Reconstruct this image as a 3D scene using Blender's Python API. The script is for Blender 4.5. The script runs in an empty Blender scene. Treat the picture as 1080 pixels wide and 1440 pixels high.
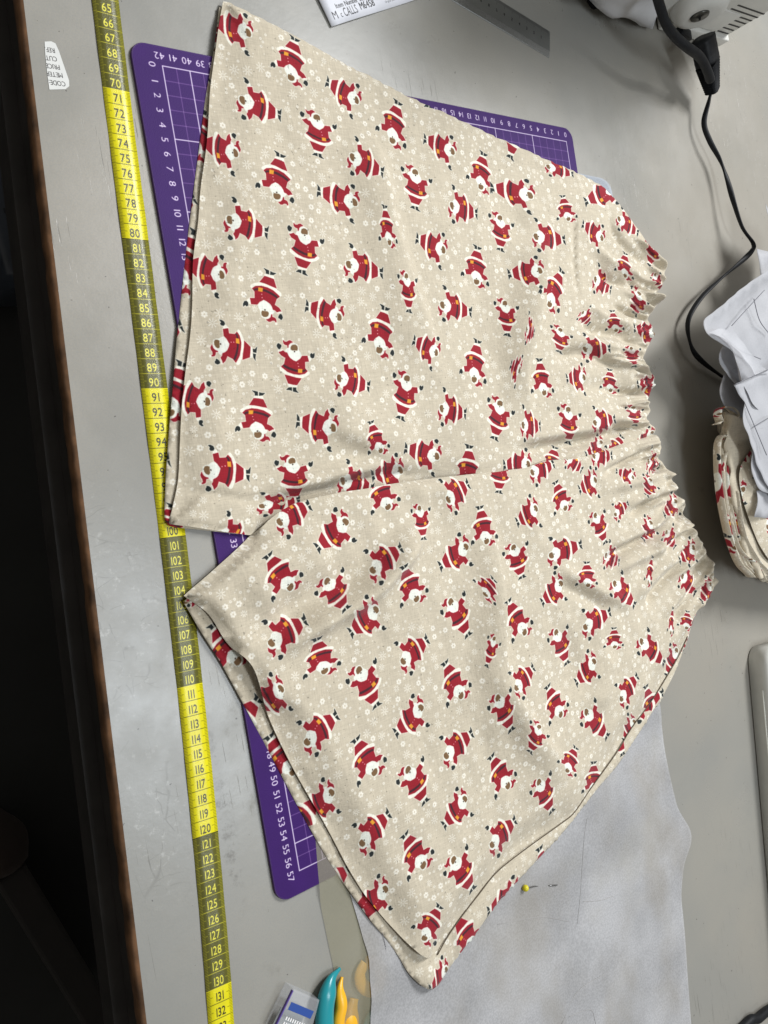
import bpy, bmesh, math, random
import numpy as np
from mathutils import Vector, Matrix, geometry

# ------------------------------------------------------------------ camera
S = 0.01                                    # the numbers below are centimetres on the table
F_PX = 1104.8
CAM = np.array([-24.1718, -30.5086, 50.8135])
ROT = np.array([[0.79562611, -0.16068392, 0.58408883],
                [-0.15290146, -0.98622897, -0.0630362],
                [0.58617423, -0.03915479, -0.80923833]])
scene = bpy.context.scene
cam_data = bpy.data.cameras.new('camera')
cam = bpy.data.objects.new('camera', cam_data)
scene.collection.objects.link(cam)
m = Matrix(((ROT[0][0], -ROT[1][0], -ROT[2][0], CAM[0]*S),
            (ROT[0][1], -ROT[1][1], -ROT[2][1], CAM[1]*S),
            (ROT[0][2], -ROT[1][2], -ROT[2][2], CAM[2]*S), (0, 0, 0, 1)))
cam.matrix_world = m
cam_data.sensor_fit = 'VERTICAL'
cam_data.sensor_height = 36.0
cam_data.lens = F_PX/1440*36
cam_data.clip_start = 0.02
cam_data.clip_end = 50
scene.camera = cam

# ------------------------------------------------------------------ light
world = bpy.data.worlds.new("World")
scene.world = world
world.use_nodes = True
bg = world.node_tree.nodes['Background']
bg.inputs[0].default_value = (1.0, 0.94, 0.84, 1)
bg.inputs[1].default_value = 0.27

def lamp(name, loc, target, sx, sy, power, col):
    l = bpy.data.lights.new(name, 'AREA')
    l.shape = 'RECTANGLE'; l.size = sx*S; l.size_y = sy*S; l.energy = power; l.color = col
    o = bpy.data.objects.new(name, l); scene.collection.objects.link(o)
    o.location = Vector(loc)*S
    d = (Vector(target)-Vector(loc)).normalized()
    o.rotation_euler = d.to_track_quat('-Z', 'Y').to_euler()
    return o
lamp('ceiling_tube_lamp', (162, 82, 200), (30, -30, 0), 48, 95, 80, (0.98, 0.99, 1.0))
lamp('bench_tube_lamp', (44, -78, 165), (20, -40, 0), 26, 80, 13, (0.86, 0.93, 1.0))
scene.view_settings.view_transform = 'Standard'
scene.view_settings.look = 'None'
scene.view_settings.exposure = 0.0
scene.view_settings.gamma = 1.0
try:
    scene.cycles.max_bounces = 8
    scene.cycles.transparent_max_bounces = 12
except Exception:
    pass

# ------------------------------------------------------------------ projection helpers
def back(px, z=0.0):
    px = np.atleast_2d(np.array(px, float))
    d = np.c_[(px[:, 0]-540)/F_PX, (px[:, 1]-720)/F_PX, np.ones(len(px))] @ ROT
    z = np.broadcast_to(np.array(z, float), (len(px),))
    t = (z-CAM[2])/d[:, 2]
    return CAM + d*t[:, None]
def B(x, y, z=0.0):
    return Vector(back([(x, y)], z)[0])

# ------------------------------------------------------------------ object helpers
def link(o, parent=None):
    scene.collection.objects.link(o)
    if parent is not None: o.parent = parent
    return o
def mesh_obj(name, verts, faces, mat=None, parent=None, smooth=False, uvs=None):
    me = bpy.data.meshes.new(name)
    me.from_pydata([tuple(float(c)*S for c in v) for v in verts], [], faces)
    if uvs is not None:
        ul = me.uv_layers.new(name='UVMap')
        idx = np.zeros(len(me.loops), dtype=np.int32)
        me.loops.foreach_get('vertex_index', idx)
        ul.data.foreach_set('uv', np.asarray(uvs, dtype=np.float32)[idx].ravel())
    if mat: me.materials.append(mat)
    if smooth: me.polygons.foreach_set('use_smooth', [True]*len(me.polygons))
    me.update()
    return link(bpy.data.objects.new(name, me), parent)
def bm_obj(name, bm, mat=None, parent=None, smooth=False):
    bmesh.ops.recalc_face_normals(bm, faces=bm.faces)
    me = bpy.data.meshes.new(name)
    for v in bm.verts: v.co = v.co*S
    bm.to_mesh(me); bm.free()
    if mat: me.materials.append(mat)
    if smooth: me.polygons.foreach_set('use_smooth', [True]*len(me.polygons))
    return link(bpy.data.objects.new(name, me), parent)
def empty(name, label=None, cat=None, group=None):
    o = bpy.data.objects.new(name, None); link(o)
    o.empty_display_size = 0.02
    tag(o, label, cat, group)
    return o
def tag(o, label=None, cat=None, group=None, kind=None):
    if label: o['label'] = label
    if cat: o['category'] = cat
    if group: o['group'] = group
    if kind: o['kind'] = kind
    return o
def smoothstep(t):
    t = np.clip(t, 0, 1); return t*t*(3-2*t)
def bevel(bm, w, seg=3, edges=None):
    bmesh.ops.bevel(bm, geom=list(edges if edges is not None else bm.edges), offset=w, segments=seg, profile=0.5, affect='EDGES')
def box_bm(bm, c, s, rot=None):
    r = bmesh.ops.create_cube(bm, size=1.0)
    M = Matrix.Translation(Vector(c)) @ (rot.to_4x4() if rot else Matrix.Identity(4)) @ Matrix.Diagonal((s[0], s[1], s[2], 1))
    bmesh.ops.transform(bm, matrix=M, verts=r['verts'])
    return r['verts']
def prism(name, poly, z0, z1, mat, parent=None, bev=0.0, seg=2, smooth=False):
    bm = bmesh.new()
    vs = [bm.verts.new((p[0], p[1], z0)) for p in poly]
    f = bm.faces.new(vs)
    r = bmesh.ops.extrude_face_region(bm, geom=[f])
    top = [e for e in r['geom'] if isinstance(e, bmesh.types.BMVert)]
    for v in top: v.co.z = z1
    if bev:
        te = [e for e in bm.edges if all(abs(v.co.z-z1) < 1e-5 for v in e.verts)]
        bevel(bm, bev, seg, te)
    return bm_obj(name, bm, mat, parent, smooth)
def catmull(pts, n=8):
    P = [np.array(p, float) for p in pts]
    P = [2*P[0]-P[1]]+P+[2*P[-1]-P[-2]]
    out = []
    for i in range(1, len(P)-2):
        for k in range(n):
            t = k/n
            out.append(0.5*((2*P[i])+(-P[i-1]+P[i+1])*t+(2*P[i-1]-5*P[i]+4*P[i+1]-P[i+2])*t*t+(-P[i-1]+3*P[i]-3*P[i+1]+P[i+2])*t**3))
    out.append(P[-2])
    return out
def tube(name, pts, r, mat, parent=None, n=8, sides=10, closed=False, flat=1.0, spin=None):
    P = [Vector(p) for p in (catmull(pts, n) if n > 1 else pts)]
    rr = r if callable(r) else (lambda t: r)
    verts, faces = [], []
    up = None
    for i, p in enumerate(P):
        a = P[max(0, i-1)]; b = P[min(len(P)-1, i+1)]
        d = (b-a).normalized()
        if up is None:
            up = Vector((0, 0, 1)) if abs(d.z) < 0.9 else Vector((1, 0, 0))
        side = d.cross(up).normalized(); up = side.cross(d).normalized()
        t = i/(len(P)-1); R_ = rr(t)
        s0 = spin(t) if spin else 0
        for k in range(sides):
            an = 2*math.pi*k/sides
            c, s_ = math.cos(an), math.sin(an)*flat
            cx = c*math.cos(s0)-s_*math.sin(s0); cy = c*math.sin(s0)+s_*math.cos(s0)
            verts.append(p+side*(cx*R_)+up*(cy*R_))
    for i in range(len(P)-1):
        for k in range(sides):
            a = i*sides+k; b = i*sides+(k+1) % sides
            faces.append((a, b, b+sides, a+sides))
    faces.append(tuple(range(sides))[::-1]); faces.append(tuple((len(P)-1)*sides+k for k in range(sides)))
    return mesh_obj(name, verts, faces, mat, parent, True)

# ------------------------------------------------------------------ materials
def nodes(mat):
    mat.use_nodes = True
    nt = mat.node_tree
    return nt, nt.nodes['Principled BSDF'], nt.nodes['Material Output']
def mat_basic(name, col, rough=0.5, metal=0.0, noise=0.0, nscale=300.0, bump=0.0, bscale=400.0, spec=0.5, coat=0.0, alpha=1.0, trans=0.0):
    mt = bpy.data.materials.new(name)
    nt, b, out = nodes(mt)
    b.inputs['Base Color'].default_value = (*col, 1); b.inputs['Roughness'].default_value = rough
    b.inputs['Metallic'].default_value = metal; b.inputs['Specular IOR Level'].default_value = spec
    b.inputs['Coat Weight'].default_value = coat; b.inputs['Alpha'].default_value = alpha
    b.inputs['Transmission Weight'].default_value = trans
    tc = nt.nodes.new('ShaderNodeTexCoord')
    if noise > 0:
        n = nt.nodes.new('ShaderNodeTexNoise'); n.inputs['Scale'].default_value = nscale; n.inputs['Detail'].default_value = 5
        r = nt.nodes.new('ShaderNodeMapRange'); r.inputs[1].default_value = 0.3; r.inputs[2].default_value = 0.7
        r.inputs[3].default_value = 1-noise; r.inputs[4].default_value = 1+noise
        mx = nt.nodes.new('ShaderNodeVectorMath'); mx.operation = 'SCALE'; mx.inputs[0].default_value = col
        nt.links.new(tc.outputs['Object'], n.inputs['Vector']); nt.links.new(n.outputs[0], r.inputs[0])
        nt.links.new(r.outputs[0], mx.inputs['Scale']); nt.links.new(mx.outputs[0], b.inputs['Base Color'])
    if bump > 0:
        n2 = nt.nodes.new('ShaderNodeTexNoise'); n2.inputs['Scale'].default_value = bscale; n2.inputs['Detail'].default_value = 4
        bp = nt.nodes.new('ShaderNodeBump'); bp.inputs['Strength'].default_value = bump; bp.inputs['Distance'].default_value = 0.0005
        nt.links.new(tc.outputs['Object'], n2.inputs['Vector']); nt.links.new(n2.outputs[0], bp.inputs['Height'])
        nt.links.new(bp.outputs[0], b.inputs['Normal'])
    return mt

# ------------------------------------------------------------------ print rasteriser (flat prints only)
class Print:
    """A flat print, drawn once and laid on a surface through its UV map. x0,y0 is the lower left corner in cm."""
    def __init__(s, x0, y0, w, h, pp, base):
        s.x0, s.y0, s.w, s.h, s.pp = x0, y0, w, h, pp
        s.W, s.H = int(w*pp), int(h*pp)
        s.a = np.empty((s.H, s.W, 3), np.float32); s.a[:] = np.array(base)/255.0
        s.used = np.zeros((s.H, s.W), bool)
    def box(s, mn, mx):
        i0 = max(0, int((mn[0]-s.x0)*s.pp)-2); i1 = min(s.W, int((mx[0]-s.x0)*s.pp)+3)
        j0 = max(0, int((mn[1]-s.y0)*s.pp)-2); j1 = min(s.H, int((mx[1]-s.y0)*s.pp)+3)
        if i1 <= i0 or j1 <= j0: return None
        X, Y = np.meshgrid((np.arange(i0, i1)+.5)/s.pp+s.x0, (np.arange(j0, j1)+.5)/s.pp+s.y0)
        return i0, i1, j0, j1, X, Y
    def blend(s, bx, al, col, op=1.0, mark=False):
        i0, i1, j0, j1, _, _ = bx
        al = (np.clip(al, 0, 1)*op)[..., None]
        s.a[j0:j1, i0:i1] = s.a[j0:j1, i0:i1]*(1-al)+al*(np.array(col, np.float32)/255.0)
        if mark: s.used[j0:j1, i0:i1] |= al[..., 0] > .3
    def poly(s, pts, col, grow=0.0, op=1.0, mark=False):
        P = np.asarray(pts, float); g = grow+1/s.pp
        bx = s.box(P.min(0)-g, P.max(0)+g)
        if bx is None: return
        X, Y = bx[4], bx[5]
        ins = np.zeros(X.shape, bool); d2 = np.full(X.shape, 1e9)
        Q = np.roll(P, -1, axis=0)
        for (ax, ay), (bx_, by) in zip(P, Q):
            dx, dy = bx_-ax, by-ay
            L = dx*dx+dy*dy+1e-12
            t = np.clip(((X-ax)*dx+(Y-ay)*dy)/L, 0, 1)
            d2 = np.minimum(d2, (X-ax-t*dx)**2+(Y-ay-t*dy)**2)
            if by != ay:
                c = (ay <= Y) != (by <= Y)
                ins ^= c & (X < ax+(Y-ay)*dx/(by-ay))
        sd = np.sqrt(d2)*np.where(ins, -1, 1)
        s.blend(bx, .5-(sd-grow)*s.pp, col, op, mark)
    def line(s, a, b, wd, col, op=1.0):
        a = np.array(a, float); b = np.array(b, float)
        bx = s.box(np.minimum(a, b)-wd, np.maximum(a, b)+wd)
        if bx is None: return
        X, Y = bx[4], bx[5]
        d = b-a; L = d@d+1e-12
        t = np.clip(((X-a[0])*d[0]+(Y-a[1])*d[1])/L, 0, 1)
        dist = np.hypot(X-a[0]-t*d[0], Y-a[1]-t*d[1])
        s.blend(bx, .5-(dist-wd/2)*s.pp, col, op)
    def text(s, txt, pos, size, ang, col, sx=1.0, align='C', bold=0.0, op=1.0):
        tris, wd = layout(txt, size, sx)
        off = {'C': -wd/2, 'L': 0, 'R': -wd}[align]
        c, n = math.cos(ang), math.sin(ang)
        T = tris.copy(); T[..., 0] += off
        if align == 'C': T[..., 1] -= size*0.36
        G = np.stack([pos[0]+T[..., 0]*c-T[..., 1]*n, pos[1]+T[..., 0]*n+T[..., 1]*c], -1)
        if not len(G): return
        bx = s.box(G.reshape(-1, 2).min(0), G.reshape(-1, 2).max(0))
        if bx is None: return
        i0, i1, j0, j1, X, Y = bx
        K = 3; q = 1/s.pp/K
        Xs = (np.arange((i1-i0)*K)+.5)*q+i0/s.pp+s.x0; Ys = (np.arange((j1-j0)*K)+.5)*q+j0/s.pp+s.y0
        cov = np.zeros((len(Ys), len(Xs)), bool)
        for t in G:
            mn, mx = t.min(0), t.max(0)
            a0, a1 = np.searchsorted(Xs, mn[0]), np.searchsorted(Xs, mx[0])+1
            b0, b1 = np.searchsorted(Ys, mn[1]), np.searchsorted(Ys, mx[1])+1
            x, y = np.meshgrid(Xs[a0:a1], Ys[b0:b1])
            if x.size == 0: continue
            e = []
            for k in range(3):
                p, r = t[k], t[(k+1) % 3]
                e.append((r[0]-p[0])*(y-p[1])-(r[1]-p[1])*(x-p[0]))
            e = np.stack(e)
            cov[b0:b1, a0:a1] |= (e >= -1e-9).all(0) | (e <= 1e-9).all(0)
        al = cov.reshape(j1-j0, K, i1-i0, K).mean((1, 3))
        if bold:
            al2 = al.copy(); al2[:, 1:] = np.maximum(al2[:, 1:], al[:, :-1]*bold); al = al2
        s.blend(bx, al, col, op)
    def image(s, name):
        im = bpy.data.images.new(name, s.W, s.H)
        px = np.ones((s.H, s.W, 4), np.float32); px[..., :3] = np.clip(s.a, 0, 1)
        im.pixels.foreach_set(px.ravel()); im.update(); im.pack()
        return im
    def uv(s, P):
        P = np.asarray(P, float)
        return np.c_[(P[:, 0]-s.x0)/s.w, (P[:, 1]-s.y0)/s.h]

GLYPH = {}
def glyph(ch):
    if ch in GLYPH: return GLYPH[ch]
    cu = bpy.data.curves.new('glyph', 'FONT'); cu.body = ch; cu.size = 1.0; cu.resolution_u = 3
    ob = bpy.data.objects.new('glyph', cu); scene.collection.objects.link(ob)
    dg = bpy.context.evaluated_depsgraph_get(); dg.update()
    me = ob.evaluated_get(dg).to_mesh()
    me.calc_loop_triangles()
    V = np.array([v.co[:2] for v in me.vertices]) if len(me.vertices) else np.zeros((0, 2))
    T = np.array([[V[i] for i in t.vertices] for t in me.loop_triangles]) if len(V) else np.zeros((0, 3, 2))
    ob.to_mesh_clear() if hasattr(ob, 'to_mesh_clear') else None
    bpy.data.objects.remove(ob); bpy.data.curves.remove(cu)
    x0, x1 = (V[:, 0].min(), V[:, 0].max()) if len(V) else (0, .25)
    if len(T): T = T-np.array([x0, 0])
    GLYPH[ch] = (T, x1-x0); return GLYPH[ch]
def layout(txt, size, sx):
    out, x = [], 0
    for ch in txt:
        T, w = glyph(ch)
        
        if len(T):
            q = T.copy(); q[..., 0] += x+(.1 if ch == '1' else 0); out.append(q)
        x += w+.09+(.12 if ch == '1' else 0)
    x -= .09
    A = np.concatenate(out) if out else np.zeros((0, 3, 2))
    A = A*size; A[..., 0] *= sx
    return A, x*size*sx

def mat_print(name, im, rough=0.5, cloth=False, bump=0.0, spec=0.5):
    mt = bpy.data.materials.new(name)
    nt, b, out = nodes(mt)
    t = nt.nodes.new('ShaderNodeTexImage'); t.image = im; t.interpolation = 'Cubic'; t.extension = 'EXTEND'
    b.inputs['Roughness'].default_value = rough; b.inputs['Specular IOR Level'].default_value = spec
    L = nt.links.new
    tc = nt.nodes.new('ShaderNodeTexCoord')
    if cloth:
        b.inputs['Sheen Weight'].default_value = 0.12; b.inputs['Sheen Roughness'].default_value = 0.6
        b.inputs['Sheen Tint'].default_value = (0.85, 0.92, 1, 1)
        # woven linen: fine slubs along two thread directions, and small fibre specks
        fac = None
        for sc in ((900, 110, 900), (110, 900, 900)):
            mp = nt.nodes.new('ShaderNodeMapping'); mp.inputs['Scale'].default_value = sc; mp.inputs['Rotation'].default_value = (0, 0, 0.12)
            n = nt.nodes.new('ShaderNodeTexNoise'); n.inputs['Scale'].default_value = 1.0; n.inputs['Detail'].default_value = 3
            L(tc.outputs['Object'], mp.inputs[0]); L(mp.outputs[0], n.inputs['Vector'])
            if fac is None: fac = n.outputs[0]
            else:
                ad = nt.nodes.new('ShaderNodeMath'); ad.operation = 'ADD'; L(fac, ad.inputs[0]); L(n.outputs[0], ad.inputs[1]); fac = ad.outputs[0]
        r = nt.nodes.new('ShaderNodeMapRange'); r.inputs[1].default_value = .7; r.inputs[2].default_value = 1.3; r.inputs[3].default_value = .88; r.inputs[4].default_value = 1.1
        L(fac, r.inputs[0])
        sp = nt.nodes.new('ShaderNodeTexNoise'); sp.inputs['Scale'].default_value = 420; sp.inputs['Detail'].default_value = 1
        L(tc.outputs['Object'], sp.inputs['Vector'])
        r2 = nt.nodes.new('ShaderNodeMapRange'); r2.inputs[1].default_value = .70; r2.inputs[2].default_value = .76; r2.inputs[3].default_value = 1; r2.inputs[4].default_value = .62
        L(sp.outputs[0], r2.inputs[0])
        mu = nt.nodes.new('ShaderNodeMath'); mu.operation = 'MULTIPLY'; L(r.outputs[0], mu.inputs[0]); L(r2.outputs[0], mu.inputs[1])
        sc_ = nt.nodes.new('ShaderNodeVectorMath'); sc_.operation = 'SCALE'; L(t.outputs[0], sc_.inputs[0]); L(mu.outputs[0], sc_.inputs['Scale'])
        L(sc_.outputs[0], b.inputs['Base Color'])
        bp = nt.nodes.new('ShaderNodeBump'); bp.inputs['Strength'].default_value = 0.35; bp.inputs['Distance'].default_value = 0.0004
        n3 = nt.nodes.new('ShaderNodeTexNoise'); n3.inputs['Scale'].default_value = 45; n3.inputs['Detail'].default_value = 4
        L(tc.outputs['Object'], n3.inputs['Vector'])
        bp2 = nt.nodes.new('ShaderNodeBump'); bp2.inputs['Strength'].default_value = 0.6; bp2.inputs['Distance'].default_value = 0.0015
        L(n3.outputs[0], bp2.inputs['Height']); L(bp2.outputs[0], bp.inputs['Normal'])
        L(fac, bp.inputs['Height']); L(bp.outputs[0], b.inputs['Normal'])
    else:
        n = nt.nodes.new('ShaderNodeTexNoise'); n.inputs['Scale'].default_value = 60; n.inputs['Detail'].default_value = 6
        L(tc.outputs['Object'], n.inputs['Vector'])
        r = nt.nodes.new('ShaderNodeMapRange'); r.inputs[1].default_value = .3; r.inputs[2].default_value = .7; r.inputs[3].default_value = .93; r.inputs[4].default_value = 1.05
        L(n.outputs[0], r.inputs[0])
        sc_ = nt.nodes.new('ShaderNodeVectorMath'); sc_.operation = 'SCALE'; L(t.outputs[0], sc_.inputs[0]); L(r.outputs[0], sc_.inputs['Scale'])
        L(sc_.outputs[0], b.inputs['Base Color'])
        if bump:
            n2 = nt.nodes.new('ShaderNodeTexNoise'); n2.inputs['Scale'].default_value = 1500; n2.inputs['Detail'].default_value = 2
            L(tc.outputs['Object'], n2.inputs['Vector'])
            bp = nt.nodes.new('ShaderNodeBump'); bp.inputs['Strength'].default_value = bump; bp.inputs['Distance'].default_value = 0.0003
            L(n2.outputs[0], bp.inputs['Height']); L(bp.outputs[0], b.inputs['Normal'])
    return mt
# ------------------------------------------------------------------ floor and work table
def xe(y): return -8.45+(y-2.7)*0.0546
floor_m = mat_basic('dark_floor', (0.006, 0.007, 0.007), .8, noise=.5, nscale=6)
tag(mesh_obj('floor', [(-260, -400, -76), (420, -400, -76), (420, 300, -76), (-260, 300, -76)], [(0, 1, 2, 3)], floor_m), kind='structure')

def table_material():
    mt = bpy.data.materials.new('worn_grey_laminate')
    nt, b, out = nodes(mt); L = nt.links.new
    tc = nt.nodes.new('ShaderNodeTexCoord')
    def noise(scale, detail=5, rough=.55, mp=None):
        n = nt.nodes.new('ShaderNodeTexNoise'); n.inputs['Scale'].default_value = scale; n.inputs['Detail'].default_value = detail
        n.inputs['Roughness'].default_value = rough
        if mp:
            q = nt.nodes.new('ShaderNodeMapping'); q.inputs['Scale'].default_value = mp[0]; q.inputs['Rotation'].default_value = (0, 0, mp[1])
            L(tc.outputs['Object'], q.inputs[0]); L(q.outputs[0], n.inputs['Vector'])
        else: L(tc.outputs['Object'], n.inputs['Vector'])
        return n.outputs[0]
    def rng(src, a, c, lo, hi):
        r = nt.nodes.new('ShaderNodeMapRange'); r.interpolation_type = 'SMOOTHSTEP'
        for i, v in enumerate((a, c, lo, hi)): r.inputs[i+1].default_value = v
        L(src, r.inputs[0]); return r.outputs[0]
    def mix(fac, a, c):
        mx = nt.nodes.new('ShaderNodeMix'); mx.data_type = 'RGBA'
        for v, i in ((fac, 0), (a, 6), (c, 7)):
            if hasattr(v, 'links') or hasattr(v, 'is_linked'): L(v, mx.inputs[i])
            else: mx.inputs[i].default_value = v if i == 0 else (*v, 1)
        return mx.outputs[2]
    def math_(op, a, c):
        q = nt.nodes.new('ShaderNodeMath'); q.operation = op
        for v, i in ((a, 0), (c, 1)):
            if isinstance(v, (int, float)): q.inputs[i].default_value = v
            else: L(v, q.inputs[i])
        return q.outputs[0]
    base = mix(rng(noise(5, 6), .35, .65, 0, 1), (0.245, 0.242, 0.222), (0.285, 0.272, 0.238))
    base = mix(rng(noise(2.2, 4), .42, .66, 0, .6), base, (0.31, 0.28, 0.232))
    base = mix(rng(noise(900, 2), .4, .65, 0, .35), base, (0.22, 0.225, 0.22))       # fine printed grain
    st = rng(noise(13, 8, .7), .60, .72, 0, .45)
    base = mix(st, base, (0.15, 0.14, 0.115))                                         # stains
    sp = rng(noise(210, 2, .5), .735, .76, 0, .8)
    base = mix(sp, base, (0.06, 0.055, 0.05))                                         # specks
    # long thin scratches in a few directions
    scr = None
    for ang, sc in ((0.3, 55), (1.3, 70), (2.2, 48), (2.9, 62)):
        n = noise(1.0, 2, .4, ((sc*14, sc*.35, 1), ang))
        a = rng(n, .71, .74, 0, 1)
        scr = a if scr is None else math_('MAXIMUM', scr, a)
    zone = rng(noise(7, 3), .5, .62, 0, 1)
    scr = math_('MULTIPLY', scr, zone)
    base = mix(math_('MULTIPLY', scr, .75), base, (0.11, 0.105, 0.09))
    def zone_at(px, sx, sy, r0, r1):
        c = back([px], 0)[0]*S
        q = nt.nodes.new('ShaderNodeVectorMath'); q.operation = 'SUBTRACT'; L(tc.outputs['Object'], q.inputs[0]); q.inputs[1].default_value = tuple(c)
        q2 = nt.nodes.new('ShaderNodeVectorMath'); q2.operation = 'MULTIPLY'; L(q.outputs[0], q2.inputs[0]); q2.inputs[1].default_value = (100/sx, 100/sy, 100)
        q3 = nt.nodes.new('ShaderNodeVectorMath'); q3.operation = 'LENGTH'; L(q2.outputs[0], q3.inputs[0])
        return rng(q3.outputs['Value'], r0, r1, 1, 0)
    dirt = math_('MULTIPLY', zone_at((316, 1150), 1.0, 9, .3, 1.0), rng(noise(70, 6, .7), .48, .66, 0, .7))
    base = mix(dirt, base, (0.085, 0.075, 0.06))
    def lines(scale, w, ang):
        v = nt.nodes.new('ShaderNodeTexVoronoi'); v.feature = 'DISTANCE_TO_EDGE'; v.inputs['Scale'].default_value = 1
        q = nt.nodes.new('ShaderNodeMapping'); q.inputs['Scale'].default_value = scale; q.inputs['Rotation'].default_value = (0, 0, ang)
        nn = nt.nodes.new('ShaderNodeTexNoise'); nn.inputs['Scale'].default_value = 40
        ad = nt.nodes.new('ShaderNodeVectorMath'); ad.operation = 'MULTIPLY_ADD'; L(nn.outputs['Color'], ad.inputs[0]); ad.inputs[1].default_value = (.012, .012, 0); L(tc.outputs['Object'], ad.inputs[2])
        L(tc.outputs['Object'], nn.inputs['Vector'])
        L(ad.outputs[0], q.inputs[0]); L(q.outputs[0], v.inputs['Vector'])
        return rng(v.outputs['Distance'], 0, w, 1, 0)
    cr = math_('MAXIMUM', lines((45, 14, 1), .02, .5), lines((20, 60, 1), .02, 1.2))
    brk = rng(noise(55, 3), .48, .56, 0, 1)
    z2 = math_('MAXIMUM', zone_at((165, 860), 4.5, 11, .2, 1.0), zone_at((215, 1150), 3.5, 8, .2, 1.0))
    cr = math_('MULTIPLY', math_('MULTIPLY', cr, brk), z2)
    base = mix(math_('MULTIPLY', cr, .55), base, (0.13, 0.125, 0.11))
    scuff = math_('MULTIPLY', z2, rng(noise(160, 5, .75), .55, .68, 0, .45))
    base = mix(scuff, base, (0.48, 0.48, 0.46))
    L(base, b.inputs['Base Color'])
    ro = rng(noise(9, 7, .65), .35, .7, .27, .42)
    ro = math_('ADD', ro, math_('MULTIPLY', st, .25))
    L(ro, b.inputs['Roughness'])
    b.inputs['Specular IOR Level'].default_value = 0.55
    bp = nt.nodes.new('ShaderNodeBump'); bp.inputs['Strength'].default_value = .5; bp.inputs['Distance'].default_value = .0004
    h = math_('SUBTRACT', math_('MULTIPLY', noise(38, 6, .7), .8), math_('MULTIPLY', scr, .6))
    L(h, bp.inputs['Height']); L(bp.outputs[0], b.inputs['Normal'])
    return mt
table = empty('work_table', 'grey laminate work table with a worn wooden front edge', 'table')
Y0, Y1, X1 = -190, 70, 190
prism('table_top', [(xe(Y0), Y0), (X1, Y0), (X1, Y1), (xe(Y1), Y1)], -1.2, 0, table_material(), table)
wood = mat_basic('worn_wood_edge', (0.13, 0.065, 0.03), .5, noise=.6, nscale=70, bump=.8, bscale=120)
bm = bmesh.new()
ys = np.linspace(Y0, Y1, 260)
rnd = random.Random(5)
prof = [(0.0, 0.0), (-.16, -.04), (-.27, -.18), (-.3, -.5), (-.3, -1.3), (0, -1.3)]
rows = []
for y in ys:
    j = rnd.uniform(-.05, .05)
    rows.append([bm.verts.new((xe(y)+px-.004+(j if 0 < k < 5 else 0), y, pz+(-.003 if k == 0 else 0)+(rnd.uniform(-.03, .01) if k in (1, 2) else 0))) for k, (px, pz) in enumerate(prof)])
for a, b_ in zip(rows[:-1], rows[1:]):
    for k in range(len(prof)-1): bm.faces.new((a[k], a[k+1], b_[k+1], b_[k]))
bm_obj('wooden_edge', bm, wood, table, True)
dark_m = mat_basic('dark_steel_apron', (0.016, 0.014, 0.013), .5, noise=.4, nscale=40, bump=.4, bscale=60)
prism('apron', [(xe(Y0)-.15, Y0), (xe(Y0)+2, Y0), (xe(Y1)+2, Y1), (xe(Y1)-.15, Y1)], -3.6, -1.31, dark_m, table)
prism('rail', [(xe(Y0)-1.1, Y0), (xe(Y0)+1.5, Y0), (xe(Y1)+1.5, Y1), (xe(Y1)-1.1, Y1)], -6.4, -3.61, dark_m, table)
for lx, ly in ((3, -170), (3, 60), (180, -170), (180, 60)):
    bm = bmesh.new(); box_bm(bm, (lx, ly, -41.5), (5, 5, 69)); bm_obj('leg', bm, dark_m, table)

# things in the dark under the table edge
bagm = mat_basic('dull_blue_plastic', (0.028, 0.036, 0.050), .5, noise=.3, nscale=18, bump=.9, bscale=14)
def at_floor(x, y, z): return back([(x, y)], z)[0]
pk = [at_floor(*p) for p in ((-60, 190, -60), (34, 190, -60), (62, 385, -60), (10, 385, -60), (-8, 320, -60), (-70, 300, -60))]
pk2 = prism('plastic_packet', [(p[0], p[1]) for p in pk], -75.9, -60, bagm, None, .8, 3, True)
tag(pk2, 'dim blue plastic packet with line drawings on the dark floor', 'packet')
drm = mat_basic('drawing_ink', (0.008, 0.010, 0.014), .6)
for q in ([(20, 312), (46, 316)], [(22, 312), (18, 338)], [(28, 330), (25, 356)], [(31, 355), (34, 378)], [(34, 378), (50, 378)], [(5, 296), (40, 296)], [(2, 230), (30, 250)]):
    a, b_ = Vector(at_floor(*q[0], -59.95)), Vector(at_floor(*q[1], -59.95))
    d = (b_-a).normalized(); n = Vector((-d.y, d.x, 0))*.35
    mesh_obj('drawn_line', [a-n, b_-n, b_+n, a+n], [(0, 1, 2, 3)], drm, pk2)
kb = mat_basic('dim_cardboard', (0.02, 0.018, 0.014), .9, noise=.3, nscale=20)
pk = [at_floor(*p) for p in ((-90, 20, -64), (20, 20, -64), (26, 178, -64), (-60, 176, -64))]
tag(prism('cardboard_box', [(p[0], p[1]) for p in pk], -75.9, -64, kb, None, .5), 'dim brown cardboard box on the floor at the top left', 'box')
a, b_ = at_floor(14, 1228, -62), at_floor(150, 1450, -62)
bm = bmesh.new(); d = Vector(b_)-Vector(a); box_bm(bm, (Vector(a)+Vector(b_))/2-Vector((0, 0, 7)), (d.length, 4, 14), d.to_track_quat('X', 'Z').to_matrix())
bevel(bm, .6)
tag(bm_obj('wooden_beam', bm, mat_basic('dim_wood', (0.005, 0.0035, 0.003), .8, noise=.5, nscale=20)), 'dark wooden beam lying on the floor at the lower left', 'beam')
a = at_floor(8, 1222, -58)
bm = bmesh.new(); bmesh.ops.create_icosphere(bm, subdivisions=3, radius=3.6, matrix=Matrix.Translation(Vector(a)-Vector((0, 0, 12))) @ Matrix.Diagonal((1.3, .9, 3.2, 1)))
for v in bm.verts: v.co += Vector([rnd.uniform(-.3, .3) for _ in range(3)])
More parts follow.
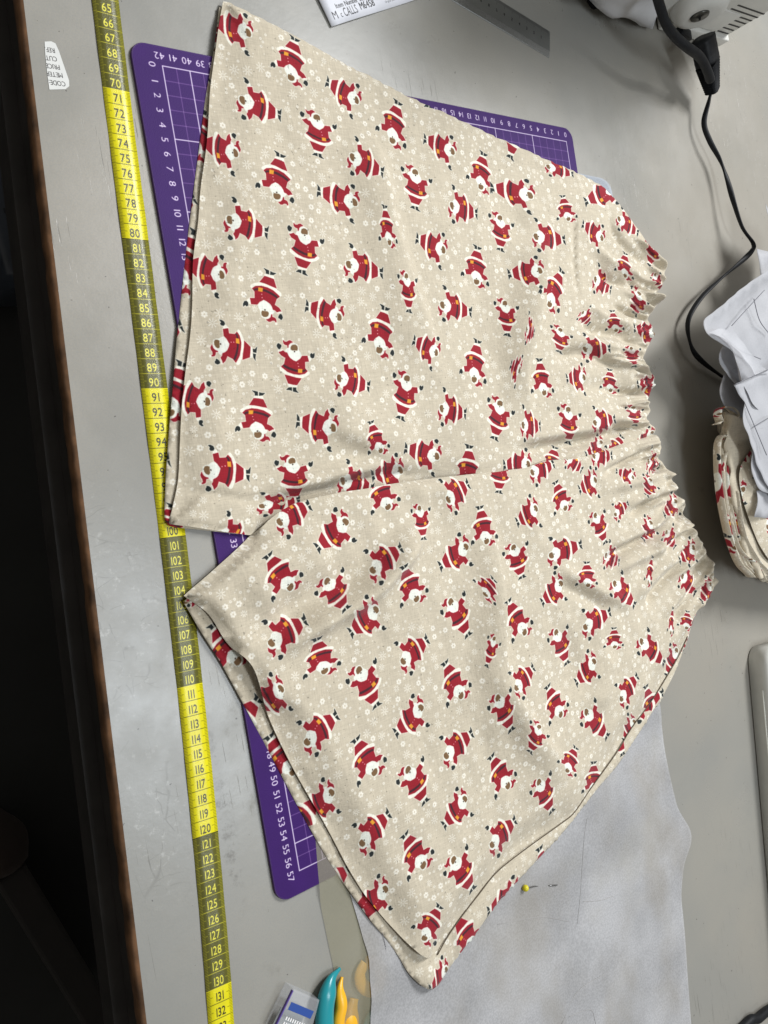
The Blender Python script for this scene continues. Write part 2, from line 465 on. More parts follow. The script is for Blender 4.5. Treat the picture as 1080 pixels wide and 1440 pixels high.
tag(bm_obj('rag', bm, mat_basic('brown_rag', (0.012, 0.006, 0.004), .9), None, True), 'small crumpled brown rag on the dark floor at the far left', 'rag')

# ------------------------------------------------------------------ purple cutting mat
mat_root = empty('cutting_mat', 'purple cutting mat with a white centimetre grid under the shorts', 'cutting mat')
def rrect(x0, y0, x1, y1, r, n=6):
    P = []
    for cx, cy, a0 in ((x1-r, y1-r, 0), (x0+r, y1-r, 90), (x0+r, y0+r, 180), (x1-r, y0+r, 270)):
        for k in range(n+1):
            a = math.radians(a0+90*k/n); P.append((cx+r*math.cos(a), cy+r*math.sin(a)))
    return P
pm = Print(-2.2, -58.8, 45.5, 60.4, 30, (52, 15, 92))
for i in range(58):
    wd, op = (.075, .95) if i % 5 == 0 else (.035, .5)
    if i == 57: wd, op = .075, .95
    pm.line((0, -i), (42, -i), wd, (214, 205, 224), op)
for k in range(43):
    wd, op = (.075, .95) if k % 5 == 0 or k == 42 else (.035, .5)
    pm.line((42-k, 0), (42-k, -57), wd, (214, 205, 224), op)
for k in range(0, 43):
    pm.text(str(k), (42-k-(.1 if k > 9 else 0), .66), .68, math.pi, (222, 214, 230), 1.1)
for i in range(58):
    pm.text(str(i), (-.72, -i-(.12 if i else .0)), .70, -math.pi/2, (222, 214, 230), 1.1)
mat_mat = mat_print('mat_print', pm.image('mat_print'), .6, bump=.5, spec=.22)
side = mat_basic('mat_side', (0.045, 0.012, 0.11), .5)
body = prism('mat_board', rrect(-2.1, -58.6, 43.1, 1.4, 1.1), 0.01, .255, side, mat_root, .05)
P = rrect(-2.03, -58.53, 43.03, 1.33, 1.05)
mesh_obj('printed_surface', [(x, y, .262) for x, y in P], [tuple(range(len(P)))], mat_mat, mat_root, uvs=pm.uv(P))

# ------------------------------------------------------------------ yellow tape measure
tape_pts = {70: (-3.48, -2.05), 80: (-3.92, -12.03), 90: (-4.40, -22.01), 100: (-4.95, -31.93), 110: (-5.45, -41.88), 120: (-6.21, -51.97), 130: (-7.10, -61.96)}
ks = sorted(tape_pts)
def tape_at(c):
    P = np.array([tape_pts[k] for k in ks]); 
    co = np.polyfit(ks, P, 3)
    p = np.array([np.polyval(co[:, i], c) for i in (0, 1)])
    q = np.array([np.polyval(co[:, i], c+.1) for i in (0, 1)])
    d = (q-p)/np.linalg.norm(q-p)
    return p, d
TA, TB = 58.0, 136.0
pt = Print(TA, -.92, TB-TA, 1.84, 46, (214, 204, 16))
for k in range(5, 14):
    if k % 2 == 0: pt.poly([(k*10, -1), (k*10+10, -1), (k*10+10, 1), (k*10, 1)], (86, 84, 30))
for mm in range(580, 1360):
    dec = int((mm-.5)//100) % 2 == 0
    ink = (222, 214, 60) if dec else (40, 38, 12)
    c = mm/10
    if mm % 10 == 0: pt.line((c, -.92), (c, .92), .035, ink, .9)
    else:
        ln = .42 if mm % 5 == 0 else .26
        pt.line((c, .92), (c, .92-ln), .022, ink, .85); pt.line((c, -.92), (c, -.92+ln), .022, ink, .85)
for n in range(59, 136):
    dec = int((n-.5)//10) % 2 == 0
    ink = (226, 218, 70) if dec else (34, 32, 14)
    # number: top of the figures points to smaller centimetres
    pt.text(str(n), (n-.43, 0), .80, math.pi/2, ink, .86 if n < 100 else .74, bold=.8)
tape_m = mat_print('tape_print', pt.image('tape_print'), .33, bump=.4)
V, U, F = [], [], []
cs = np.linspace(TA, TB, 240)
for i, c in enumerate(cs):
    p, d = tape_at(c); n = np.array([-d[1], d[0]])       # n points to +X (right in the picture)
    z = .05+.02*math.sin(c*.5)+.015*math.sin(c*1.7)
    for s_ in (-.9, -.3, .3, .9):
        q = p+n*s_; V.append((q[0], q[1], z+.012*math.cos(s_*1.6))); U.append((c, s_))
    if i:
        a = (i-1)*4
        for k in range(3): F.append((a+k, a+k+4, a+k+5, a+k+1))
U = np.array(U)
tp = mesh_obj('tape_measure', V, F, tape_m, None, True, uvs=pt.uv(U))
tag(tp, 'yellow and olive tape measure stretched along the table edge', 'tape measure')
sm = tp.modifiers.new('thickness', 'SOLIDIFY'); sm.thickness = .035*S; sm.offset = -1

# ------------------------------------------------------------------ torn price label
def sheet_from_px(name, px, z, mat=None, th=.02, parent=None, pr=None):
    P = back(px, z)
    o = mesh_obj(name, [(p[0], p[1], z) for p in P], [tuple(range(len(P)))], mat, parent, uvs=pr.uv(P) if pr else None)
    md = o.modifiers.new('thickness', 'SOLIDIFY'); md.thickness = th*S; md.offset = -1 if o.data.polygons[0].normal.z > 0 else 1
    return o
lp = [(62.7, 58.5), (72, 58), (78, 61), (83, 72), (97, 113), (97.5, 121), (92, 125.5), (69.5, 126), (67, 108), (65, 90), (63.5, 74)]
Pb = back(lp, .03)
pl = Print(Pb[:, 0].min()-.3, Pb[:, 1].min()-.3, np.ptp(Pb[:, 0])+.6, np.ptp(Pb[:, 1])+.6, 110, (206, 207, 204))
for txt, (tx, ty) in (('REF.', (76, 68)), ('CUT', (79, 80)), ('PRICE', (83, 91.5)), ('METER', (87, 103)), ('CODE:.', (91, 115))):
    q = back([(tx, ty)], .03)[0]
    pl.text(txt, (q[0], q[1]), .44, math.pi+.04, (38, 36, 36), .80, align='L', bold=.7)
lab = sheet_from_px('price_label', lp, .03, mat_print('label_print', pl.image('label_print'), .5), .015, None, pl)
tag(lab, 'small torn white label reading CODE stuck upside down near the table edge', 'label')

# ------------------------------------------------------------------ pattern envelope
e0, e1, e2 = back([(467, 37)], .2)[0], back([(582, 0)], .2)[0], back([(450, 0)], .2)[0]
u = (e1-e0)[:2]; u /= np.linalg.norm(u); w_ = np.array([-u[1], u[0]])
pe = Print(0, 0, 17, 24, 46, (212, 214, 222))
def etext(t, px, size, sx=1, bold=0, ink=(40, 40, 44), al='L'):
    q = back([px], .2)[0][:2]-e0[:2]
    pe.text(t, (q@u, q@w_), size, 0, ink, sx, al, bold)
etext('M', (470.2, 27.8), .84, .92); etext('c', (480.3, 24.6), .66, .75); etext('CALLS', (485.5, 23.5), .92, .60)
etext('M6458', (507.5, 14), .80, .82, 1.0, (22, 22, 26))
etext('Item Number 0085', (472.5, 12.5), .52, .92, .7)
etext('Original pattern pieces', (542.5, 4), .26, .9, 0, (90, 90, 95)); etext('printed sheets', (541, -1.5), .26, .9, 0, (90, 90, 95))
pe.text('One size only', (3.2, 4.3), .4, 0, (60, 60, 66), 1, 'L'); 
env = empty('pattern_envelope', 'white paper pattern envelope lettered M6458 at the top', 'envelope')
def EL(a, b_, z): return (e0[0]+u[0]*a+w_[0]*b_, e0[1]+u[1]*a+w_[1]*b_, z)
c4 = [EL(0, 0, .02), EL(15, 0, .02), EL(15, 21, .02), EL(0, 21, .02)]
V = []; U = []; F = []
nx, ny = 20, 24
for j in range(ny+1):
    for i in range(nx+1):
        a, b_ = 15*i/nx, 21*j/ny
        V.append(EL(a, b_, .2+.05*math.sin(a*.6+b_*.3)+.03*math.sin(b_*.9))); U.append((a, b_))
        if i < nx and j < ny:
            k = j*(nx+1)+i; F.append((k, k+1, k+nx+2, k+nx+1))
o = mesh_obj('front_sheet', V, F, mat_print('envelope_print', pe.image('envelope_print'), .55), env, True, uvs=pe.uv(U))
md = o.modifiers.new('thickness', 'SOLIDIFY'); md.thickness = .12*S; md.offset = -1

# ------------------------------------------------------------------ steel ruler
steel = mat_basic('brushed_steel', (0.20, 0.205, 0.20), .42, .85, noise=.18, nscale=900, bump=.2)
r0 = back([(774, 45)], .12)[0][:2]; r1 = back([(773, 81)], .12)[0][:2]; r2 = back([(636.7, 0)], .12)[0][:2]
d = (r2-r1); d /= np.linalg.norm(d); n = np.array([d[1], -d[0]])
if n@(r0-r1) < 0: n = -n
wdt = abs(n@(r0-r1))
pr_ = Print(0, 0, 62, wdt, 40, (122, 124, 122))
for mm in range(0, 600):
    ln = wdt*.16 if mm % 10 else wdt*.30
    pr_.line((.25+mm/10, wdt), (.25+mm/10, wdt-ln*.7), .02, (40, 40, 40), .8)
for k in range(1, 60):
    pr_.text(str(k), (.25+k, wdt*.58), .42, math.pi, (26, 26, 26), .9, bold=.8)
def RL(a, b_, z): q = r1+d*a+n*b_; return (q[0], q[1], z)
rul = empty('steel_ruler', 'steel ruler with dark engraved numbers lying at the top', 'ruler')
rp = mat_print('ruler_print', pr_.image('ruler_print'), .38); rp.node_tree.nodes['Principled BSDF'].inputs['Metallic'].default_value = .75
bm = bmesh.new()
vs = [bm.verts.new(RL(a, b_, z)) for a, b_, z in ((0, 0, .02), (60, 0, .02), (60, wdt, .02), (0, wdt, .02), (0, .05, .06), (60, .05, .06), (60, wdt, .13), (0, wdt, .13), (0, wdt*.24, .13), (60, wdt*.24, .13))]
for f in ((0, 1, 5, 4), (4, 5, 9, 8), (8, 9, 6, 7), (7, 6, 2, 3), (0, 4, 8, 7, 3), (1, 2, 6, 9, 5), (0, 3, 2, 1)): bm.faces.new([vs[i] for i in f])
bm_obj('blade', bm, steel, rul)
q = [(0.03, wdt*.25), (59.9, wdt*.25), (59.9, wdt-.03), (0.03, wdt-.03)]
mesh_obj('printed_scale', [RL(a, b_, .134) for a, b_ in q], [(0, 3, 2, 1) if np.cross(d, n) < 0 else (0, 1, 2, 3)], rp, rul, uvs=pr_.uv(q))
#PART3
# ------------------------------------------------------------------ the shorts: outlines (traced as picture points, put on the cloth at their own height)
# each outline point: x, y, height of the cloth edge in cm, width of the rounding in cm, kind
def seq(pts, z, w, k): return [(x, y, z, w, k) for x, y in pts]
A_side = seq([(313.5, 2), (345, 17), (400, 46), (470, 84), (520, 109), (560, 130), (600, 149), (640, 167), (680, 186), (720, 204), (760, 222), (800, 239), (822, 249), (845, 262), (863, 282), (880, 308), (895, 330), (910, 353), (919, 361)], .32, 1.3, 'side')
A_waist = seq([(930, 374), (931, 380), (924, 388), (926, 402), (923, 413), (915, 417), (921, 427), (917, 436), (909, 443), (904, 451), (912, 460), (914, 469), (908, 480), (904, 491), (897, 508), (903, 522), (914, 530), (912, 545), (904, 558), (902, 570), (908, 580), (901, 592), (912, 600), (913, 612)], .40, .8, 'waist')
A_seam = seq([(877, 634), (846, 646), (815, 658), (771, 661), (740, 671), (690, 676)], .42, 1.5, 'seam') + seq([(620, 690), (560, 704), (500, 716), (440, 730), (400, 748), (375, 756)], .33, 3.6, 'seam')
A_low = seq([(347, 752), (334, 750), (308, 747), (272, 741)], .55, .8, 'fold')
A_hem = seq([(237, 737)], .22, .6, 'hem') + seq([(240, 722), (246, 700), (251, 682), (252, 646), (253.5, 604), (255.5, 567), (261.7, 515), (267, 480), (270, 446), (271, 400), (270.5, 372), (273.5, 345), (278.7, 319), (282, 263), (289, 217), (292, 190), (295, 130), (299.5, 96), (304, 65), (307, 37)], .60, 3.2, 'hem')
OUT_A = A_side+A_waist+A_seam+A_low+A_hem
B_over = seq([(258, 838), (264, 832), (284, 816), (303, 799), (329, 776), (350, 757)], .45, .9, 'fold') + seq([(365, 744), (386, 724), (407, 711), (427, 703), (453, 698), (479, 692), (500, 689), (513, 688)], 1.30, .8, 'over') + seq([(540, 682), (573, 677), (613, 672), (660, 667), (700, 663), (740, 657), (771, 647), (815, 645), (846, 632), (877, 621)], 1.0, 1.1, 'over')
B_waist = seq([(912, 611), (913, 624), (920, 632), (915, 644), (924, 654), (932, 664), (938, 676), (936, 692), (948, 700), (956, 711), (950, 724), (955, 735), (966, 743), (971, 758), (979, 772), (985, 783), (993, 793), (990, 806), (1001, 816), (996, 828), (985, 838), (978, 849)], .42, .8, 'waist')
B_side = seq([(974, 868), (967, 895), (953, 925), (920, 980), (888, 1024), (866, 1060), (832, 1107), (808, 1142), (789, 1158), (743, 1191), (700, 1225), (673, 1258), (649, 1289), (629, 1318), (615, 1343)], .46, 3.4, 'seamline')
B_hem = [(601, 1351, 1.25, 1.2, 'hem'), (588, 1340, 1.15, 1.2, 'hem'), (571, 1325, .85, 2, 'hem')]+seq([(542, 1294), (513, 1259), (489, 1220), (469, 1181), (455, 1155), (433, 1118), (413, 1083), (398, 1053), (386, 1028), (377, 1008)], .62, 3.0, 'hem') + [(372, 990, .85, .9, 'hem'), (368, 973, 1.05, .9, 'hem'), (364, 958, 1.2, .9, 'hem'), (360, 944, 1.35, .9, 'hem'), (354, 932, 1.4, .9, 'hem'), (344, 922, 1.25, .9, 'hem'), (333, 918, .8, .9, 'hem'), (321, 909, .66, .9, 'hem'), (310, 891, .62, .9, 'hem'), (296, 863, .7, .9, 'hem'), (283, 853, .7, .9, 'hem'), (266, 846, .55, .8, 'hem')]
OUT_B = B_over+B_waist+B_side+B_hem

# creases: picture points, height (+ ridge, - valley) in cm, width on the left and on the right of the direction of travel
CR_A = [
    ([(505, 150), (530, 250), (545, 320), (572, 400), (598, 480), (622, 560)], .42, 1.0, 2.6),
    ([(775, 300), (758, 370), (742, 450), (728, 520), (735, 560), (748, 610)], .80, .75, 2.2),
    ([(430, 585), (490, 607), (540, 632), (600, 664)], .45, 3.0, 1.1),
    ([(470, 655), (540, 640), (600, 655)], -.25, 1.0, 1.0),
    ([(690, 250), (740, 330), (790, 340)], -.28, 1.6, 1.6),
    ([(250, 690), (300, 695), (352, 703), (400, 700)], -.12, .35, .35),
    ([(350, 720), (400, 705), (440, 697), (500, 680), (560, 668), (620, 668)], -.5, .6, .6),
    ([(370, 690), (430, 680), (500, 662), (560, 652)], .45, .8, .6),
    ([(809, 285), (808, 337), (811, 430)], -.16, .25, .5),
    ([(850, 300), (868, 340), (890, 362), (922, 384)], -.38, .55, .45),
    ([(832, 372), (861, 396), (887, 404), (915, 410)], -.45, .55, .45),
    ([(828, 345), (860, 372), (900, 395)], .30, .6, .6),
    ([(856, 430), (880, 441), (906, 449)], -.36, .35, .35),
    ([(806, 440), (830, 464), (861, 470), (900, 478)], -.45, .6, .6),
    ([(815, 425), (850, 448), (895, 462)], .30, .6, .6),
    ([(765, 497), (802, 499), (825, 496), (846, 505), (878, 521)], -.45, .5, .8),
    ([(790, 480), (840, 484), (885, 500)], .30, .6, .6),
    ([(800, 548), (850, 545), (905, 552)], -.26, .8, .8),
    ([(815, 575), (860, 585), (905, 578)], .18, .6, .6),
    ([(715, 636), (740, 632), (784, 624), (835, 616), (867, 607), (905, 598)], -.62, .45, .8),
    ([(700, 620), (784, 611), (850, 598), (900, 588)], .38, .9, .6),
    ([(780, 645), (830, 630), (880, 622)], .18, .4, .4),
    ([(640, 340), (670, 420), (660, 520)], -.20, 2.2, 2.2),
]
CR_B = [
    ([(280, 850), (340, 790), (400, 745), (445, 716)], .16, .3, .3),
    ([(345, 915), (375, 886), (422, 858), (470, 832), (509, 805), (560, 765)], -.62, 1.35, 1.3),
    ([(352, 930), (403, 897), (455, 866), (500, 838), (540, 800), (575, 760), (600, 712)], 1.0, 1.5, .95),
    ([(330, 870), (400, 810), (470, 760)], .35, 2.0, 2.0),
    ([(672, 690), (683, 760), (688, 830), (690, 900), (697, 960), (725, 1010), (765, 1060), (812, 1105)], .80, .75, 2.2),
    ([(740, 680), (744, 750), (740, 800)], .18, 1.4, 1.4),
    ([(770, 792), (800, 812), (830, 828), (859, 842), (888, 856)], .42, .7, .8),
    ([(775, 815), (815, 838), (852, 860)], -.22, .7, .7),
    ([(838, 822), (846, 800), (856, 786), (885, 767), (921, 750), (940, 736)], -.60, .6, .45),
    ([(850, 770), (885, 752), (925, 733)], .36, .5, .7),
    ([(850, 812), (880, 790), (915, 775), (945, 765)], .34, .6, .6),
    ([(875, 728), (911, 705), (936, 690)], -.48, .45, .45),
    ([(870, 715), (900, 697), (930, 680)], .26, .45, .45),
    ([(835, 672), (864, 656), (900, 646), (918, 642)], -.38, .4, .4),
    ([(840, 690), (880, 680), (925, 668)], .26, .6, .6),
    ([(898, 857), (914, 838), (929, 818), (945, 798), (955, 783)], -.46, .5, .5),
    ([(880, 850), (900, 825), (925, 795), (950, 772)], .34, .7, .6),
    ([(940, 880), (953, 855), (965, 832), (975, 815)], -.40, .45, .45),
    ([(925, 870), (945, 840), (968, 805)], .26, .5, .5),
    ([(958, 900), (966, 870), (974, 845), (984, 825)], .28, .35, .35),
    ([(855, 905), (845, 950), (835, 1010)], .30, 1.2, 2.0),
    ([(790, 870), (800, 930), (795, 990)], -.22, 1.8, 1.8),
    ([(900, 880), (915, 930), (905, 975)], -.2, 1.2, 1.2),
    ([(560, 700), (610, 690), (660, 690)], .2, 1., 1.),
]
def plan(o): return np.array([back([(p[0], p[1])], p[2])[0][:2] for p in o])
PA, PB = plan(OUT_A), plan(OUT_B)
def resample(P, at, step):
    Q, T = [], []
    n = len(P)
    for i in range(n):
        a, b_ = P[i], P[(i+1) % n]
        k = max(1, int(np.linalg.norm(b_-a)/step))
        for j in range(k):
            Q.append(a+(b_-a)*j/k); T.append(at[i]*(1-j/k)+at[(i+1) % n]*(j/k))
    return np.array(Q), np.array(T)
def smooth_closed(P, kinds):
    # round the traced corners a little, but keep real corners
    Q = P.copy(); n = len(P)
    for i in range(n):
        a, b_, c = P[i-1], P[i], P[(i+1) % n]
        u_, v_ = b_-a, c-b_
        cs = u_@v_/(np.linalg.norm(u_)*np.linalg.norm(v_)+1e-9)
        if cs > .5: Q[i] = .5*b_+.25*(a+c)
    return Q
class Layer:
    def __init__(s, outline, creases, zi, seed, gathers):
        s.P = plan(outline); at = np.array([(o[2], o[3]) for o in outline]); s.kinds = [o[4] for o in outline]
        isw = np.array([1.0 if k == 'waist' else 0.0 for k in s.kinds])
        s.Q, T = resample(s.P, np.c_[at, isw], .35)
        for _ in range(6): 
            s.Q = smooth_closed(s.Q, None)
        wm = T[:, 2] > .5
        for _ in range(9):
            Qs = smooth_closed(s.Q, None); s.Q = np.where(wm[:, None], Qs, s.Q)
        s.T = T; s.zi = zi
        s.cr = []
        for pts, amp, wl, wr in creases:
            C_ = back(pts, 1.0)[:, :2]; s.cr.append((np.array(catmull(list(C_), 5)), amp, wl, wr))
        r = random.Random(seed); s.r = r
        for pts in gathers:
            s.cr.append(pts)
        s.waves = [(r.uniform(.35, .9), r.uniform(0, 6.28), r.uniform(0, 6.28), .05) for _ in range(7)]+[(r.uniform(1.2, 2.6), r.uniform(0, 6.28), r.uniform(0, 6.28), .014) for _ in range(8)]
    def dist(s, X):
        A_ = s.Q; B_ = np.roll(A_, -1, 0); D = B_-A_; L2 = (D**2).sum(1)+1e-12
        out_d = np.empty(len(X)); ze = np.empty(len(X)); w = np.empty(len(X)); wd = np.full(len(X), 1e9)
        for i0 in range(0, len(X), 4000):
            x = X[i0:i0+4000]
            t = np.clip(((x[:, None]-A_[None])*D[None]).sum(2)/L2, 0, 1)
            q = A_[None]+t[..., None]*D[None]
            d = np.sqrt(((x[:, None]-q)**2).sum(2))
            wt = 1/(d+.05)**4
            ws = wt.sum(1)
            out_d[i0:i0+4000] = d.min(1)
            ze[i0:i0+4000] = (wt*s.T[None, :, 0]).sum(1)/ws
            w[i0:i0+4000] = (wt*s.T[None, :, 1]).sum(1)/ws
            wm = s.T[:, 2] > .5
            wd[i0:i0+4000] = d[:, wm].min(1)
        return out_d, ze, w, wd
    def height(s, X):
        X = np.asarray(X, float)[:, :2]
        d, ze, w, wd = s.dist(X)
        t = np.clip(d/w, 0, 1)
        k_ = np.clip((w-1.6)/1.0, 0, 1)
        prof = np.sqrt(np.clip(1-(1-t)**2, 0, 1))*(1-k_)+smoothstep(t)*k_
        h = np.zeros(len(X))
        for k, th, ph, a in s.waves:
            h += a*np.sin(k*(X[:, 0]*math.cos(th)+X[:, 1]*math.sin(th))+ph)
        for C_, amp, wl, wr in s.cr:
            mn, mx = C_.min(0)-4*max(wl, wr), C_.max(0)+4*max(wl, wr)
            m_ = ((X >= mn) & (X <= mx)).all(1)
            if not m_.any(): continue
            x = X[m_]; a_ = C_[:-1]; D = C_[1:]-a_; L2 = (D**2).sum(1)+1e-12; L = np.sqrt(L2); cum = np.r_[0, np.cumsum(L)]
            t_ = np.clip(((x[:, None]-a_[None])*D[None]).sum(2)/L2, 0, 1)
            q = a_[None]+t_[..., None]*D[None]; dd = ((x[:, None]-q)**2).sum(2)
            j = dd.argmin(1); ii = np.arange(len(x))
            rel = x-q[ii, j]; cr_ = D[j, 0]*rel[:, 1]-D[j, 1]*rel[:, 0]      # > 0: left of travel
            dist = np.sqrt(dd[ii, j])
            al = (cum[j]+t_[ii, j]*L[j])/cum[-1]
            env = smoothstep(al/.3)*smoothstep((1-al)/.3)
            # a smooth hand-over between the two widths across the line
            sd = np.where(cr_ > 0, dist, -dist)
            f = smoothstep(.5+sd/(2*min(wl, wr)))
            W = wr+(wl-wr)*f
            h[m_] += 1.75*amp*env*np.exp(-(dist/W)**2)
        # elastic: fine ruffles that fade away from the waist
        h += s.ruffle(X, wd)
        z = ze+(s.zi+.45*np.exp(-(wd/6)**2)-ze)*prof+h*np.clip(d/.7, .22, 1)*(.30+.70*smoothstep(wd/1.2))
        return np.maximum(z, .30)
    def ruffle(s, X, wd):
        sx = X[:, 1]+.25*X[:, 0]
        a = np.exp(-(wd/1.6)**2)
        warp = .5*np.sin(X[:, 0]*.7)+.35*np.sin(X[:, 0]*1.3+X[:, 1]*.6)
        return a*(.06*np.sin(3.3*sx+warp*4)+.07*np.sin(6.7*sx+1.3*warp+1)+.04*np.sin(9.3*sx-warp+2)*np.sin(X[:, 0]*1.9))

def gathers(outline, seed, into, fan):
    """fine random gathers running from the elastic into the leg"""
    r = random.Random(seed); out = []
    W = [p for p in outline if p[4] == 'waist']
    P_ = np.array([back([(p[0], p[1])], .8)[0][:2] for p in W])
    cum = np.r_[0, np.cumsum(np.linalg.norm(np.diff(P_, axis=0), axis=1))]
    s_ = .3
    while s_ < cum[-1]-.3:
        p = np.array([np.interp(s_, cum, P_[:, 0]), np.interp(s_, cum, P_[:, 1])])
        f = s_/cum[-1]
        ang = fan[0]+(fan[1]-fan[0])*f+r.uniform(-.16, .16)
        ln = r.choice([2.5, 3.5, 5, 7])*r.uniform(.8, 1.2)
        d = np.array([math.cos(ang), math.sin(ang)]); q = p-d*1.2
        bend = r.uniform(-.35, .35)
        n_ = np.array([-d[1], d[0]])
        C_ = np.array([q+d*t*(ln+1.2)+n_*bend*math.sin(t*3.1)*.8 for t in np.linspace(0, 1, 7)])
        sg = 1 if r.random() < .5 else -1
        out.append((C_, sg*r.uniform(.2, .46), r.uniform(.16, .42), r.uniform(.16, .42)))
        s_ += r.uniform(.40, 1.0)
    return out
LA = Layer(OUT_A, CR_A, 1.15, 3, gathers(OUT_A, 11, 0, (math.radians(152), math.radians(180))))
LB = Layer(OUT_B, CR_B, 1.5, 4, gathers(OUT_B, 12, 0, (math.radians(180), math.radians(222))))

class Grid:
    def __init__(s, layer, pad=1.5, st=.22):
        mn, mx = layer.Q.min(0)-pad, layer.Q.max(0)+pad
        s.x = np.arange(mn[0], mx[0], st); s.y = np.arange(mn[1], mx[1], st); s.st = st
        X, Y = np.meshgrid(s.x, s.y)
        s.Z = layer.height(np.c_[X.ravel(), Y.ravel()]).reshape(X.shape)
    def __call__(s, P):
        fx = np.clip((P[:, 0]-s.x[0])/s.st, 0, len(s.x)-1.001); fy = np.clip((P[:, 1]-s.y[0])/s.st, 0, len(s.y)-1.001)
        i, j = fx.astype(int), fy.astype(int); u_, v_ = fx-i, fy-j
        Z = s.Z
        return Z[j, i]*(1-u_)*(1-v_)+Z[j, i+1]*u_*(1-v_)+Z[j+1, i]*(1-u_)*v_+Z[j+1, i+1]*u_*v_
GA, GB = Grid(LA), Grid(LB)
class Flat:
    def __init__(s, z): s.z = z
    def __call__(s, P): return np.full(len(P), s.z)
def onto(px, g):
    """where the sight line through a point of the traced print meets the cloth"""
    px = np.asarray(px, float); res = back(px, 0.0); done = np.zeros(len(px), bool)
    prev = None
    for z in np.arange(4.0, -.05, -.05):
        P = back(px, z); h = g(P); hit = (h >= z) & ~done
        res[hit] = P[hit]; res[hit, 2] = z; done |= hit
    return res

# ------------------------------------------------------------------ the print: one small winter figure, traced once, then placed wherever the photograph has it
FIG = dict(
    hat=[(285, 125), (305, 120), (320, 150), (370, 150), (400, 125), (440, 118), (500, 160), (440, 190), (410, 225), (400, 285), (378, 290), (372, 235), (330, 225), (300, 200), (288, 160)],
    beard=[(415, 230), (450, 195), (520, 182), (580, 205), (610, 270), (618, 340), (655, 400), (672, 460), (630, 525), (562, 585), (500, 560), (430, 505), (395, 450), (378, 395), (330, 350), (350, 310), (400, 290)],
    face=[(445, 290), (460, 240), (500, 215), (550, 215), (590, 250), (598, 310), (585, 350), (535, 345), (480, 345), (450, 320)],
    arm=[(185, 370), (235, 352), (285, 335), (330, 380), (370, 390), (400, 460), (340, 503), (320, 500), (240, 450)],
    cuff1=[(165, 328), (200, 345), (270, 315), (290, 338), (235, 366), (186, 376)],
    mit1=[(155, 240), (170, 195), (200, 180), (230, 210), (255, 215), (255, 260), (230, 310), (195, 320), (170, 290)],
    torso=[(370, 390), (400, 460), (440, 520), (555, 585), (640, 530), (680, 465), (800, 460), (832, 590), (740, 600), (750, 740), (800, 800), (740, 860), (620, 885), (500, 865), (380, 820), (240, 710), (245, 690), (300, 640), (335, 500)],
    hem=[(205, 715), (240, 708), (300, 770), (380, 825), (500, 870), (620, 890), (740, 865), (803, 803), (843, 830), (830, 872), (760, 922), (680, 952), (560, 942), (430, 902), (330, 862), (240, 812), (208, 772)],
    belt=[(300, 648), (330, 670), (420, 718), (540, 765), (650, 785), (735, 768), (750, 743), (767, 792), (720, 817), (620, 827), (520, 807), (400, 762), (310, 717), (278, 682)],
    buckle=[(594, 752), (682, 756), (682, 842), (588, 836)],
    cuff2=[(800, 462), (852, 470), (884, 540), (850, 584), (830, 592)],
    mit2=[(850, 430), (880, 400), (905, 428), (945, 390), (952, 450), (930, 510), (890, 522), (855, 490)],
    legs=[(310, 873), (430, 903), (560, 943), (667, 958), (570, 1112), (480, 1102), (380, 1072)],
    ank=[(366, 1070), (480, 1100), (578, 1112), (570, 1152), (390, 1142)],
    boot1=[(330, 1213), (390, 1158), (462, 1153), (457, 1237), (400, 1217)],
    boot2=[(480, 1158), (547, 1163), (547, 1218), (604, 1283), (540, 1267), (480, 1247)])
def circ(x, y, r, n=10): return [(x+r*math.cos(2*math.pi*k/n), y+r*math.sin(2*math.pi*k/n)) for k in range(n)]
FIG['pom'] = circ(288, 88, 26); FIG['nose'] = circ(528, 370, 17, 7); FIG['b1'] = circ(593, 630, 12, 6); FIG['b2'] = circ(605, 700, 12, 6)
RED, CREAM, BLACK, SKIN, GOLD, BELT = (140, 12, 30), (226, 224, 210), (24, 30, 30), (112, 84, 54), (214, 150, 40), (58, 22, 30)
ORDER = [('legs', RED), ('ank', CREAM), ('boot1', BLACK), ('boot2', BLACK), ('arm', RED), ('torso', RED), ('belt', BELT), ('buckle', GOLD), ('hem', CREAM), ('cuff1', CREAM), ('cuff2', CREAM), ('mit1', BLACK), ('mit2', BLACK), ('hat', RED), ('pom', CREAM), ('beard', (222, 224, 214)), ('face', SKIN), ('nose', (46, 30, 22)), ('b1', (232, 170, 170)), ('b2', (232, 170, 170))]
HALO = ('legs', 'arm', 'torso', 'hat', 'mit1', 'mit2', 'boot1', 'boot2')
def fig_plan(pts): return back([(380+x/15.43, 470+y/15.43) for x, y in pts], 1.1)[:, :2]
FP = {k: fig_plan(v) for k, v in FIG.items()}
F_FACE, F_BOOT = fig_plan([(520, 285)])[0], fig_plan([(455, 1210)])[0]
F_AX = F_BOOT-F_FACE; F_LEN = np.linalg.norm(F_AX); F_AX /= F_LEN; F_NX = np.array([-F_AX[1], F_AX[0]])
